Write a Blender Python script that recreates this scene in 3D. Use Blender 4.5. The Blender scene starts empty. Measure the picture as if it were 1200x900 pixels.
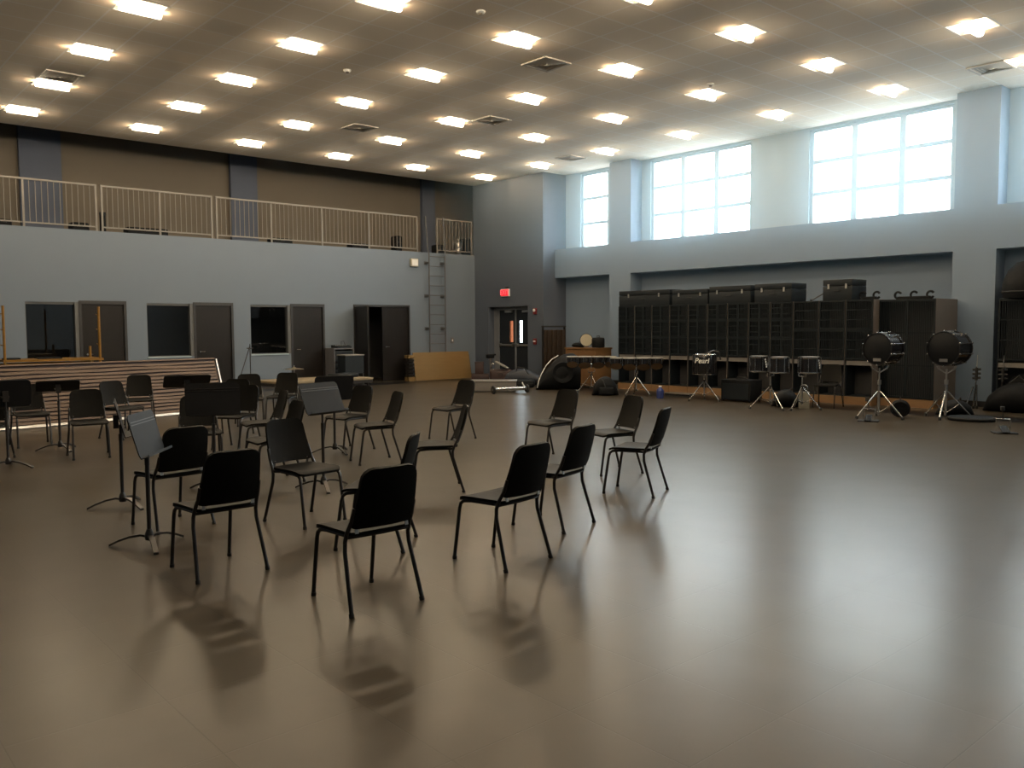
import bpy, bmesh, math, random
from mathutils import Vector, Matrix
random.seed(7)
S = bpy.context.scene
COL = S.collection
PI = math.pi
R = math.radians

# ------------------------------------------------------------------ materials
def mat(name, col, rough=0.5, metal=0.0, var=0.0, scale=6.0, bump=0.0, coat=0.0, spec=0.5):
    m = bpy.data.materials.new(name); m.use_nodes = True
    nt = m.node_tree; b = nt.nodes['Principled BSDF']
    b.inputs['Base Color'].default_value = (*col, 1)
    b.inputs['Roughness'].default_value = rough
    b.inputs['Metallic'].default_value = metal
    b.inputs['Coat Weight'].default_value = coat
    b.inputs['Specular IOR Level'].default_value = spec
    tc = nt.nodes.new('ShaderNodeTexCoord'); nz = nt.nodes.new('ShaderNodeTexNoise')
    nz.inputs['Scale'].default_value = scale; nz.inputs['Detail'].default_value = 4
    nt.links.new(tc.outputs['Object'], nz.inputs['Vector'])
    if var > 0:
        mx = nt.nodes.new('ShaderNodeMix'); mx.data_type = 'RGBA'
        mx.inputs[6].default_value = (*[c * (1 - var) for c in col], 1)
        mx.inputs[7].default_value = (*[min(1, c * (1 + var)) for c in col], 1)
        nt.links.new(nz.outputs['Fac'], mx.inputs[0]); nt.links.new(mx.outputs[2], b.inputs['Base Color'])
    if bump > 0:
        bp = nt.nodes.new('ShaderNodeBump'); bp.inputs['Strength'].default_value = bump; bp.inputs['Distance'].default_value = 0.01
        nt.links.new(nz.outputs['Fac'], bp.inputs['Height']); nt.links.new(bp.outputs['Normal'], b.inputs['Normal'])
    return m

def emit(name, col, strength):
    m = bpy.data.materials.new(name); m.use_nodes = True
    b = m.node_tree.nodes['Principled BSDF']
    b.inputs['Base Color'].default_value = (*col, 1)
    b.inputs['Emission Color'].default_value = (*col, 1)
    b.inputs['Emission Strength'].default_value = strength
    return m

def node(nt, t, **kw):
    n = nt.nodes.new(t)
    for k, v in kw.items(): setattr(n, k, v)
    return n

def floor_material():
    m = bpy.data.materials.new('waxed_vinyl_tile'); m.use_nodes = True
    nt = m.node_tree; b = nt.nodes['Principled BSDF']; L = nt.links.new
    tc = node(nt, 'ShaderNodeTexCoord')
    br = node(nt, 'ShaderNodeTexBrick'); br.offset = 0.0
    br.inputs['Scale'].default_value = 1.0
    br.inputs['Brick Width'].default_value = 0.6096; br.inputs['Row Height'].default_value = 0.6096
    br.inputs['Mortar Size'].default_value = 0.003; br.inputs['Mortar Smooth'].default_value = 0.3
    br.inputs['Color1'].default_value = (0.052, 0.043, 0.031, 1)
    br.inputs['Color2'].default_value = (0.056, 0.046, 0.034, 1)
    br.inputs['Mortar'].default_value = (0.041, 0.034, 0.024, 1)
    L(tc.outputs['Object'], br.inputs['Vector'])
    nz = node(nt, 'ShaderNodeTexNoise'); nz.inputs['Scale'].default_value = 3.0; nz.inputs['Detail'].default_value = 6
    L(tc.outputs['Object'], nz.inputs['Vector'])
    mx = node(nt, 'ShaderNodeMix', data_type='RGBA', blend_type='MULTIPLY'); mx.inputs[0].default_value = 0.35
    L(br.outputs['Color'], mx.inputs[6])
    rp = node(nt, 'ShaderNodeValToRGB'); rp.color_ramp.elements[0].position = .3; rp.color_ramp.elements[0].color = (.7, .7, .7, 1); rp.color_ramp.elements[1].position = .7
    L(nz.outputs['Fac'], rp.inputs[0]); L(rp.outputs[0], mx.inputs[7])
    # darker border courses of tile along the two far walls
    sp = node(nt, 'ShaderNodeSeparateXYZ'); L(tc.outputs['Object'], sp.inputs[0])
    def band(out, lo, hi):
        a = node(nt, 'ShaderNodeMath', operation='GREATER_THAN'); L(out, a.inputs[0]); a.inputs[1].default_value = lo
        c = node(nt, 'ShaderNodeMath', operation='LESS_THAN'); L(out, c.inputs[0]); c.inputs[1].default_value = hi
        d = node(nt, 'ShaderNodeMath', operation='MULTIPLY'); L(a.outputs[0], d.inputs[0]); L(c.outputs[0], d.inputs[1]); return d
    bx = band(sp.outputs[0], 15.25, 16.1); by = band(sp.outputs[1], 20.3, 21.1)
    mxx = node(nt, 'ShaderNodeMath', operation='MAXIMUM'); L(bx.outputs[0], mxx.inputs[0]); L(by.outputs[0], mxx.inputs[1])
    m2 = node(nt, 'ShaderNodeMix', data_type='RGBA'); L(mxx.outputs[0], m2.inputs[0]); L(mx.outputs[2], m2.inputs[6]); m2.inputs[7].default_value = (0.009, 0.009, 0.010, 1)
    L(m2.outputs[2], b.inputs['Base Color'])
    n2 = node(nt, 'ShaderNodeTexNoise'); n2.inputs['Scale'].default_value = 1.1; n2.inputs['Detail'].default_value = 1.5
    L(tc.outputs['Object'], n2.inputs['Vector'])
    mr = node(nt, 'ShaderNodeMapRange'); mr.inputs['To Min'].default_value = FLOOR_ROUGH; mr.inputs['To Max'].default_value = FLOOR_ROUGH + .03
    L(n2.outputs['Fac'], mr.inputs['Value']); L(mr.outputs[0], b.inputs['Roughness'])
    bp = node(nt, 'ShaderNodeBump'); bp.inputs['Strength'].default_value = 0.2; bp.inputs['Distance'].default_value = 0.02
    ad = node(nt, 'ShaderNodeMath', operation='MULTIPLY_ADD'); L(br.outputs['Fac'], ad.inputs[0]); ad.inputs[1].default_value = -0.7; L(n2.outputs['Fac'], ad.inputs[2])
    L(ad.outputs[0], bp.inputs['Height']); L(bp.outputs['Normal'], b.inputs['Normal'])
    b.inputs['Specular IOR Level'].default_value = 0.10
    return m

def ceiling_material():
    m = bpy.data.materials.new('ceiling_tile_grid'); m.use_nodes = True
    nt = m.node_tree; b = nt.nodes['Principled BSDF']; L = nt.links.new
    tc = node(nt, 'ShaderNodeTexCoord'); mp = node(nt, 'ShaderNodeMapping')
    mp.inputs['Location'].default_value = (-(X0 - .3048) + .61 * 20, -(Y0 - .3048) + .61 * 20, 0)
    mp.inputs['Location'].default_value = (-(X0 - .3048) + .6096 * 20, -(Y0 - .3048) + .6096 * 20, 0)
    L(tc.outputs['Object'], mp.inputs['Vector'])
    br = node(nt, 'ShaderNodeTexBrick'); br.offset = 0.0
    br.inputs['Scale'].default_value = 1.0
    br.inputs['Brick Width'].default_value = 0.6096; br.inputs['Row Height'].default_value = 0.6096
    br.inputs['Mortar Size'].default_value = 0.014; br.inputs['Mortar Smooth'].default_value = 0.0
    br.inputs['Color1'].default_value = (0.90, 0.835, 0.73, 1); br.inputs['Color2'].default_value = (0.915, 0.85, 0.745, 1)
    br.inputs['Mortar'].default_value = (0.99, 0.97, 0.93, 1)
    L(mp.outputs[0], br.inputs['Vector']); L(br.outputs['Color'], b.inputs['Base Color'])
    b.inputs['Roughness'].default_value = 0.85; b.inputs['Specular IOR Level'].default_value = 0.2
    return m

def glass_material(name, gloss=0.08, tint=(1, 1, 1)):
    m = bpy.data.materials.new(name); m.use_nodes = True
    nt = m.node_tree; nt.nodes.clear(); L = nt.links.new
    o = node(nt, 'ShaderNodeOutputMaterial'); t = node(nt, 'ShaderNodeBsdfTransparent'); g = node(nt, 'ShaderNodeBsdfGlossy')
    t.inputs[0].default_value = (*tint, 1); g.inputs['Roughness'].default_value = 0.02
    mx = node(nt, 'ShaderNodeMixShader'); mx.inputs[0].default_value = gloss
    L(t.outputs[0], mx.inputs[1]); L(g.outputs[0], mx.inputs[2]); L(mx.outputs[0], o.inputs[0])
    return m

def wood_material(name, c1, c2, scale=3.0, rough=0.45, axis=(1, 8, 8)):
    m = bpy.data.materials.new(name); m.use_nodes = True
    nt = m.node_tree; b = nt.nodes['Principled BSDF']; L = nt.links.new
    tc = node(nt, 'ShaderNodeTexCoord'); mp = node(nt, 'ShaderNodeMapping'); mp.inputs['Scale'].default_value = axis
    nz = node(nt, 'ShaderNodeTexNoise'); nz.inputs['Scale'].default_value = scale; nz.inputs['Detail'].default_value = 6; nz.inputs['Distortion'].default_value = 1.0
    mx = node(nt, 'ShaderNodeMix', data_type='RGBA'); mx.inputs[6].default_value = (*c1, 1); mx.inputs[7].default_value = (*c2, 1)
    L(tc.outputs['Object'], mp.inputs[0]); L(mp.outputs[0], nz.inputs['Vector']); L(nz.outputs['Fac'], mx.inputs[0]); L(mx.outputs[2], b.inputs['Base Color'])
    b.inputs['Roughness'].default_value = rough; b.inputs['Specular IOR Level'].default_value = 0.25
    return m

# ------------------------------------------------------------------ numbers of the room
X0, Y0, PITCH = 4.181, 5.347, 2.4384      # first ceiling light and light spacing
HC = 6.08                                  # ceiling
YB = 21.5                                  # far wall
XE = 17.22                                 # wall with the exit doors
XP = 17.70                                 # face of the piers and of the band on the window wall
XW = 18.15                                 # recessed window wall
ZS, ZL, ZT = 3.865, 3.033, 3.875           # sill, underside of band, top of the far wall
FLOOR_ROUGH = 0.277
WORLD = 38.0
GLARE = 0.14  # density of the added volume that mimics lens glare
LAMP = 118.0

M = dict(
    floor=None, ceil=None,
    wall=mat('blue_grey_paint', (0.116, 0.145, 0.182), 0.6, var=.03, scale=2, spec=.3),
    wall_lit=mat('blue_grey_paint_glare_lit', (0.160, 0.214, 0.290), 0.6, var=.03, scale=2, spec=.3),  # same paint as the far wall, bluer and lighter to imitate window glare
    wallw=mat('pale_grey_paint', (0.28, 0.345, 0.38), 0.7, var=.02, scale=2, spec=.3),
    wallb=mat('slate_blue_paint', (0.070, 0.085, 0.113), 0.6, var=.03, scale=2, spec=.3),
    tan=mat('warm_tan_paint', (0.098, 0.086, 0.070), 0.8, var=.03, scale=2, spec=.2),
    pil=mat('dim_blue_paint', (0.062, 0.074, 0.104), 0.8, var=.03, scale=2, spec=.2),
    dark=mat('dim_room_paint', (0.04, 0.04, 0.042), 0.8, var=.05),
    base=mat('black_vinyl_base', (0.012, 0.012, 0.013), 0.5, var=.1),
    black=mat('black_polypropylene', (0.0075, 0.0072, 0.0064), 0.62, var=.12, scale=30, bump=.04, spec=.08),
    tube=mat('black_powder_coat', (0.013, 0.011, 0.010), 0.38, var=.1, scale=40),
    stand=mat('black_stand_paint', (0.020, 0.018, 0.017), 0.40, var=.1, scale=30),
    desk=mat('black_desk_enamel', (0.014, 0.0145, 0.016), 0.5, var=.1, scale=20, spec=.12),
    white=mat('white_enamel', (0.85, 0.85, 0.84), 0.35, var=.02),
    refl=mat('white_reflector', (0.62, 0.59, 0.54), 0.6, var=.01),
    frame=mat('pale_aluminium_frame', (0.30, 0.37, 0.41), 0.5, var=.03),
    pframe=mat('grey_steel_frame', (0.085, 0.088, 0.09), 0.5, var=.04, spec=.3),
    doorw=wood_material('dark_walnut_veneer', (0.005, 0.004, 0.0035), (0.010, 0.008, 0.007), 2.0, .4, (8, 8, 1)),
    dframe=mat('dark_bronze_frame', (0.008, 0.008, 0.009), 0.5, var=.1),
    bluedoor=mat('slate_door_paint', (0.012, 0.016, 0.022), 0.5, var=.05, spec=.25),
    grayframe=mat('grey_door_frame_paint', (0.13, 0.14, 0.155), 0.45, var=.05),
    chrome=mat('chrome', (0.75, 0.75, 0.74), 0.16, 1.0, var=.03),
    steel=mat('brushed_steel', (0.50, 0.49, 0.47), 0.32, 1.0, var=.05),
    rail=mat('pale_rail_paint', (0.145, 0.137, 0.124), 0.5, var=.04),
    ladder=mat('grey_ladder_paint', (0.06, 0.064, 0.07), 0.5, var=.05, spec=.3),
    yellow=mat('yellow_scaffold_paint', (0.17, 0.085, 0.010), 0.5, var=.15, scale=12, spec=.3),
    ply=wood_material('birch_plywood', (0.135, 0.088, 0.034), (0.18, 0.118, 0.048), 2.0, .45),
    maple=wood_material('maple_stage_board', (0.19, 0.15, 0.092), (0.25, 0.198, 0.125), 2.0, .4),
    crate=wood_material('orange_plywood', (0.135, 0.072, 0.030), (0.185, 0.10, 0.044), 2.0, .5),
    slat=wood_material('pinkish_slat_wood', (0.085, 0.056, 0.040), (0.18, 0.126, 0.092), 2.5, .5),
    taupe=mat('taupe_laminate', (0.13, 0.11, 0.095), 0.5, var=.05),
    fascia=mat('lit_slot_grey', (0.15, 0.14, 0.13), 0.5, var=.05),
    wing=mat('lamp_wing_enamel', (0.33, 0.30, 0.25), 0.6, var=.01),
    plinth=wood_material('oak_plinth', (0.20, 0.115, 0.055), (0.26, 0.155, 0.075), 2.5, .45, (8, 1, 8)),
    grille=mat('black_wire_grille', (0.006, 0.010, 0.013), 0.6, var=.12, scale=10, spec=.2),
    trunk=mat('charcoal_trunk_fibre', (0.008, 0.012, 0.016), 0.6, var=.1, scale=12, spec=.25),
    bag=mat('black_nylon', (0.005, 0.006, 0.0075), 0.65, var=.2, scale=14, bump=.3, spec=.16),
    navy=mat('navy_nylon', (0.014, 0.019, 0.030), 0.6, var=.2, scale=10, bump=.3),
    maroon=mat('maroon_case_cloth', (0.025, 0.010, 0.010), 0.6, var=.2, scale=10, bump=.2),
    greyp=mat('grey_foam_board', (0.20, 0.19, 0.17), 0.7, var=.1),
    vent=mat('dull_vent_white', (0.60, 0.57, 0.52), 0.6, var=.03),
    greyc=mat('grey_carpet', (0.14, 0.13, 0.12), 0.9, var=.15, scale=40),
    drum=mat('black_drum_wrap', (0.010, 0.010, 0.012), 0.18, var=.05, coat=.5),
    head=mat('black_drum_head', (0.006, 0.007, 0.009), 0.5, var=.1, spec=.15),
    whead=mat('white_drum_head', (0.36, 0.35, 0.32), 0.5, var=.04),
    chead=mat('cream_drum_head', (0.30, 0.27, 0.19), 0.5, var=.05),
    clear=mat('amber_drum_inside', (0.30, 0.20, 0.11), 0.35, var=.1),
    brass=mat('cymbal_bronze', (0.55, 0.45, 0.28), 0.3, 1.0, var=.08),
    red=mat('fire_red_plastic', (0.14, 0.015, 0.018), 0.4, var=.05),
    beige=mat('beige_box_paint', (0.33, 0.31, 0.25), 0.5, var=.03),
    blue=mat('blue_jug_plastic', (0.03, 0.045, 0.16), 0.3, var=.1),
    rubber=mat('black_rubber', (0.012, 0.012, 0.012), 0.7, var=.1),
    brownslat=wood_material('brown_panel_wood', (0.020, 0.014, 0.010), (0.048, 0.032, 0.022), 3.0, .5, (8, 8, 1)),
    lens=emit('lamp_diffuser_glow', (1.0, 0.80, 0.55), LAMP),
    exitface=emit('exit_face_glow', (0.75, 0.012, 0.03), 0.9),
    exitlet=emit('exit_letter_glow', (1.0, 0.10, 0.12), 1.5),
    glass=glass_material('window_glass', 0.07, (0.97, 0.99, 1.0)),
    dglass=glass_material('practice_room_glass', 0.10, (0.75, 0.78, 0.8)),
    wglass=glass_material('hall_light_tint_glass', 0.06, (1.0, 0.52, 0.32)),  # orange tint stands in for warm hallway light behind the pane
    dots=mat('speckled_white_print', (0.6, 0.6, 0.58), 0.5, var=.2),
    logo=mat('white_print', (0.75, 0.75, 0.72), 0.5, var=.03),
    brushed=mat('grey_painted_cabinet', (0.10, 0.10, 0.105), 0.5, var=.1),
)
M['floor'] = floor_material(); M['ceil'] = ceiling_material()

# ------------------------------------------------------------------ mesh builder
def rotz(a): return Matrix.Rotation(a, 4, 'Z')
def frame_to(d):
    return Vector(d).normalized().to_track_quat('Z', 'Y').to_matrix().to_4x4()

class MB:
    def __init__(s): s.bm = bmesh.new()
    def box(s, c, d, rot=None, bev=0.0, seg=2):
        m = Matrix.Translation(Vector(c)) @ (rot or Matrix()) @ Matrix.Diagonal((*d, 1))
        r = bmesh.ops.create_cube(s.bm, size=1, matrix=m)
        if bev > 0:
            es = set(e for v in r['verts'] for e in v.link_edges)
            bmesh.ops.bevel(s.bm, geom=list(es), offset=bev, segments=seg, affect='EDGES', profile=.5)
        return s
    def b2(s, x0, x1, y0, y1, z0, z1, bev=0.0):
        return s.box(((x0 + x1) / 2, (y0 + y1) / 2, (z0 + z1) / 2), (abs(x1 - x0), abs(y1 - y0), abs(z1 - z0)), bev=bev)
    def loft(s, rings, cap=True, smooth=True, closed=True):
        vs = [[s.bm.verts.new(p) for p in r] for r in rings]
        n = len(vs[0]); rng = range(n) if closed else range(n - 1)
        for a, b in zip(vs, vs[1:]):
            for i in rng:
                f = s.bm.faces.new((a[i], a[(i + 1) % n], b[(i + 1) % n], b[i])); f.smooth = smooth
        if cap:
            s.bm.faces.new(list(reversed(vs[0]))); s.bm.faces.new(vs[-1])
        return s
    def tube(s, pts, r, seg=8, cap=True):
        pts = [Vector(p) for p in pts]; rs = r if isinstance(r, (list, tuple)) else [r] * len(pts)
        t0 = (pts[1] - pts[0]).normalized()
        n = t0.orthogonal().normalized(); rings = []
        for i, p in enumerate(pts):
            t = (pts[min(i + 1, len(pts) - 1)] - pts[max(i - 1, 0)]).normalized()
            n = (n - t * n.dot(t)).normalized(); b = t.cross(n)
            rings.append([p + (n * math.cos(a) + b * math.sin(a)) * rs[i] for a in [2 * PI * k / seg for k in range(seg)]])
        return s.loft(rings, cap)
    def cyl(s, a, b, r, seg=16): return s.tube([a, b], r, seg)
    def lathe(s, prof, seg=24, m=None, cap=False):
        m = m or Matrix()
        return s.loft([[m @ Vector((r * math.cos(2 * PI * k / seg), r * math.sin(2 * PI * k / seg), z)) for k in range(seg)] for r, z in prof], cap)
    def prism(s, poly, z0, z1, m=None):
        m = m or Matrix()
        return s.loft([[m @ Vector((x, y, z0)) for x, y in poly], [m @ Vector((x, y, z1)) for x, y in poly]], True, False)
    def torus(s, c, r, t, m=None, seg=24, a0=0.0, a1=2 * PI):
        m = Matrix.Translation(Vector(c)) @ (m or Matrix())
        full = abs(a1 - a0 - 2 * PI) < 1e-6
        pts = [m @ Vector((r * math.cos(a0 + (a1 - a0) * k / seg), r * math.sin(a0 + (a1 - a0) * k / seg), 0)) for k in range(seg + 1)]
        return s.tube(pts, t, 6, not full)
    def slab(s, fn, us, vs, thick):
        """fn(u, v) -> (point, normal); closed slab of the given thickness"""
        top = [[None] * len(us) for _ in vs]; bot = [[None] * len(us) for _ in vs]
        for j, v in enumerate(vs):
            for i, u in enumerate(us):
                p, n = fn(u, v); top[j][i] = s.bm.verts.new(p + n * thick / 2); bot[j][i] = s.bm.verts.new(p - n * thick / 2)
        def q(a, b, c, d):
            f = s.bm.faces.new((a, b, c, d)); f.smooth = True
        W, H = len(us), len(vs)
        for j in range(H - 1):
            for i in range(W - 1):
                q(top[j][i], top[j][i + 1], top[j + 1][i + 1], top[j + 1][i]); q(bot[j][i], bot[j + 1][i], bot[j + 1][i + 1], bot[j][i + 1])
            q(top[j][0], top[j + 1][0], bot[j + 1][0], bot[j][0]); q(top[j][-1], bot[j][-1], bot[j + 1][-1], top[j + 1][-1])
        for i in range(W - 1):
            q(top[0][i], bot[0][i], bot[0][i + 1], top[0][i + 1]); q(top[-1][i], top[-1][i + 1], bot[-1][i + 1], bot[-1][i])
        return s
    def build(s, name, m, parent=None, loc=None):
        bmesh.ops.recalc_face_normals(s.bm, faces=s.bm.faces)
        me = bpy.data.meshes.new(name); s.bm.to_mesh(me); s.bm.free()
        for e in me.edges: pass
        me.materials.append(m)
        me.set_sharp_from_angle(angle=R(38))
        o = bpy.data.objects.new(name, me); COL.objects.link(o)
        if parent: o.parent = parent
        if loc: o.location = loc
        return o

def thing(name, label, cat, loc=(0, 0, 0), rz=0.0, group=None):
    o = bpy.data.objects.new(name, None); COL.objects.link(o)
    o.location = loc; o.rotation_euler = (0, 0, rz); o.empty_display_size = .1
    o['label'] = label; o['category'] = cat
    if group: o['group'] = group
    return o
def tag(o, label, cat, group=None, loc=None, rz=None):
    o['label'] = label; o['category'] = cat
    if group: o['group'] = group
    if loc is not None: o.location = loc
    if rz is not None: o.rotation_euler = (0, 0, rz)
    return o
def text_mesh(name, fc):
    tmp = bpy.data.objects.new(name, fc); COL.objects.link(tmp)
    bpy.context.view_layer.update()
    me = bpy.data.meshes.new_from_object(tmp.evaluated_get(bpy.context.evaluated_depsgraph_get())); me.name = name
    bpy.data.objects.remove(tmp); bpy.data.curves.remove(fc)
    o = bpy.data.objects.new(name, me); COL.objects.link(o); return o
def struct(o):
    o['kind'] = 'structure'; return o
def sempty(name, loc=(0, 0, 0), rz=0):
    o = bpy.data.objects.new(name, None); COL.objects.link(o); o.location = loc; o.rotation_euler = (0, 0, rz); o['kind'] = 'structure'; return o
def kids(o): return [c for c in bpy.data.objects if c.parent == o]
def dup(root, loc, rz, label, group=None):
    def cp(o, parent):
        c = o.copy(); COL.objects.link(c); c.parent = parent
        for ch in kids_map.get(o.name, []): cp(ch, c)
        return c
    kids_map = {}
    for c in bpy.data.objects:
        if c.parent: kids_map.setdefault(c.parent.name, []).append(c)
    r = cp(root, None); r.location = loc; r.rotation_euler = (0, 0, rz)
    r['label'] = label
    if group: r['group'] = group
    return r

def rrect(w, h, r, n=5, cx=0, cy=0):
    out = []
    for sx, sy, a in ((1, 1, 0), (-1, 1, 90), (-1, -1, 180), (1, -1, 270)):
        for k in range(n + 1):
            t = R(a + 90 * k / n); out.append((cx + sx * (w / 2 - r) + r * math.cos(t), cy + sy * (h / 2 - r) + r * math.sin(t)))
    return out

# ------------------------------------------------------------------ camera
cd = bpy.data.cameras.new('camera'); cam = bpy.data.objects.new('camera', cd); COL.objects.link(cam)
cd.sensor_width = 36; cd.lens = 999.93 / 1200 * 36; cd.clip_start = .05; cd.clip_end = 200
fw = Vector((0.65641687, 0.75144833, -0.06665055)); rt = Vector((0.7528991, -0.6581178, -0.00488908)); up = rt.cross(fw)
rm = Matrix((rt, up, -fw)).transposed().to_4x4(); rm.translation = (0, 0, 1.59); cam.matrix_world = rm
S.camera = cam

# ------------------------------------------------------------------ room shell
XL, YR = -4.0, -4.0                      # walls behind the camera
YM, ZM = 23.4, 6.62                       # back and top of the mezzanine
XM = 21.0
mb = MB(); mb.b2(XL - .2, XW + .2, YR - .2, YM + .2, -.2, 0); struct(mb.build('floor', M['floor']))

def wall_holes(mb, axis, a0, a1, z0, z1, t0, t1, holes):
    """upright wall along x (axis 0) or y (axis 1), thickness t0..t1, holes (a0, a1, z0, z1)"""
    cuts = sorted(set([a0, a1] + [h[0] for h in holes] + [h[1] for h in holes]))
    for lo, hi in zip(cuts, cuts[1:]):
        if hi <= a0 or lo >= a1 or hi - lo < 1e-6: continue
        hs = sorted([(h[2], h[3]) for h in holes if h[0] <= lo + 1e-6 and h[1] >= hi - 1e-6]); z = z0
        for c, d in hs + [(z1, z1)]:
            if c - z > 1e-6:
                if axis == 0: mb.b2(lo, hi, t0, t1, z, c)
                else: mb.b2(t0, t1, lo, hi, z, c)
            z = d

# far wall below the mezzanine
WINS = [(4.39, 5.49), (7.01, 8.14), (9.65, 10.79)]
DOORS = [(5.49, 6.54), (8.14, 9.18), (10.79, 11.82)]
holes = [(a, b, .90, 2.21) for a, b in WINS] + [(a, b, 0, 2.25) for a, b in DOORS] + [(12.75, 14.69, 0, 2.26)]
mb = MB(); wall_holes(mb, 0, XL, XE + .02, 0, ZT, YB, YB + .2, holes); struct(mb.build('wall_back', M['wall']))
# dim rooms behind the practice-room windows
mb = MB(); mb.b2(XL, XE, 23.2, 23.3, 0, 3.6)
for x in (3.5, 6.8, 9.4, 12.2, 15.4): mb.b2(x, x + .1, YB + .2, 23.2, 0, 3.6)
struct(mb.build('wall_practice', M['dark']))
# mezzanine
mb = MB(); mb.b2(XL, XM, YB + .2, YM, 3.62, ZT - .004); struct(mb.build('floor_mezzanine', M['dark']))
mb = MB(); mb.b2(XL, XM, YM, YM + .2, 3.6, ZM); mb.b2(XM, XM + .2, YB, YM + .2, 3.6, ZM); mb.b2(XL - .2, XL, YB, YM, 3.6, ZM)
struct(mb.build('wall_mezzanine', M['tan']))
mb = MB(); mb.b2(XL, XM, YB + .06, YM + .2, ZM, ZM + .1); mb.b2(XL - .2, XM, YB + .01, YB + .06, HC + .001, ZM + .1); struct(mb.build('ceiling_mezzanine', M['refl']))
for n, (a, b) in enumerate([(4.76, 5.68), (9.97, 10.75), (16.46, 16.98)]):
    mb = MB(); mb.b2(a, b, YM - .12, YM, ZT, ZM); struct(mb.build('pilaster_%d' % (n + 1), M['pil']))
# wall with the exit doors, its return, and the block behind it
mb = MB(); wall_holes(mb, 1, 18.30, YB, 0, HC, XE, XW + .2, [(18.98, 20.84, 0, 2.22)])
mb.b2(XE, XM + .2, YB, YB + .06, ZT, HC)
struct(mb.build('wall_exit', M['wallb']))
# window wall: recessed plane with openings, piers, band
WIN = [(15.55, 17.70), (11.95, 15.07), (7.27, 10.42), (2.75, 5.90), (-1.85, 1.30)]
mb = MB(); wall_holes(mb, 1, YR, 18.30, ZL + .3, HC, XW, XW + .2, [(a, b, ZS, 6.02) for a, b in WIN])
struct(mb.build('wall_right', M['wallw']))
mb = MB(); mb.b2(XW, XW + .2, YR, 18.30, 0, ZL + .3); struct(mb.build('wall_right_lower', M['wall_lit']))
mb = MB()
mb.b2(XP, XW, YR, 18.30, ZL, ZS)
for a, b in ((15.37, 16.14), (6.25, 7.04), (-2.95, -2.15)):
    mb.b2(XP, XW, a, b, 0, ZL); mb.b2(XP, XW, a, b, ZS, HC)
struct(mb.build('wall_right_piers', M['wall_lit']))
mb = MB(); mb.b2(XL - .2, XL, YR - .2, YB, 0, HC); struct(mb.build('wall_left', M['wall']))
mb = MB(); mb.b2(XL - .2, XW + .2, YR - .2, YR, 0, HC); struct(mb.build('wall_front', M['wall']))
# baseboards
mb = MB()
edges = [XL] + [v for p in ((5.49, 6.54), (8.14, 9.18), (10.79, 11.82), (12.75, 14.69)) for v in p] + [XE]
for a, b in zip(edges[::2], edges[1::2]): mb.b2(a, b, YB - .012, YB, 0, .11)
struct(mb.build('baseboard_back', M['base']))
mb = MB(); mb.b2(XE - .012, XE, 18.30, 18.98, 0, .11); mb.b2(XE - .012, XE, 20.84, YB - .012, 0, .11); mb.b2(XE, XW, 18.288, 18.30, 0, .11); struct(mb.build('baseboard_exit', M['base']))
mb = MB()
for a, b in ((15.37, 16.14), (6.25, 7.04)): mb.b2(XP - .012, XP, a, b, 0, .11)
mb.b2(XW - .012, XW, 16.15, 18.28, 0, .11); mb.b2(XW - .012, XW, 7.05, 15.36, 0, .11); struct(mb.build('baseboard_right', M['base']))

# ceiling: grid of tiles left open where the lights sit
lights = [(i, j) for j in range(-1, 7) for i in range(-1, 6)]
VENTS = [(10.30, 10.85, 'square ceiling air grille between the second and third rows of lights, left of centre'), ]
def cell(x, y): return (round((x - (X0 - .3048)) / .6096 - .5), round((y - (Y0 - .3048)) / .6096 - .5))
lcells = {cell(X0 + PITCH * i, Y0 + PITCH * j) for i, j in lights}
mb = MB()
def cuts(lo, hi, o):
    k0 = math.floor((lo - o) / .6096); ks = range(k0, math.ceil((hi - o) / .6096) + 1)
    return [(k, min(max(o + k * .6096, lo), hi)) for k in ks]
cx = cuts(XL - .1, XW + .1, X0 - .3048); cy = cuts(YR - .1, YB + .05, Y0 - .3048)
vt = {}
def vv(x, y):
    k = (round(x, 4), round(y, 4))
    if k not in vt: vt[k] = mb.bm.verts.new((x, y, HC))
    return vt[k]
for (kx, xa), (_, xb) in zip(cx, cx[1:]):
    for (ky, ya), (_, yb) in zip(cy, cy[1:]):
        if xb - xa < 1e-4 or yb - ya < 1e-4 or (kx, ky) in lcells: continue
        mb.bm.faces.new((vv(xa, ya), vv(xa, yb), vv(xb, yb), vv(xb, ya)))
struct(mb.build('ceiling', M['ceil']))
mb = MB(); mb.b2(XL - .2, XW + .2, YR - .2, YB + .01, HC + .3, HC + .4); struct(mb.build('roof_deck', M['dark']))

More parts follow.
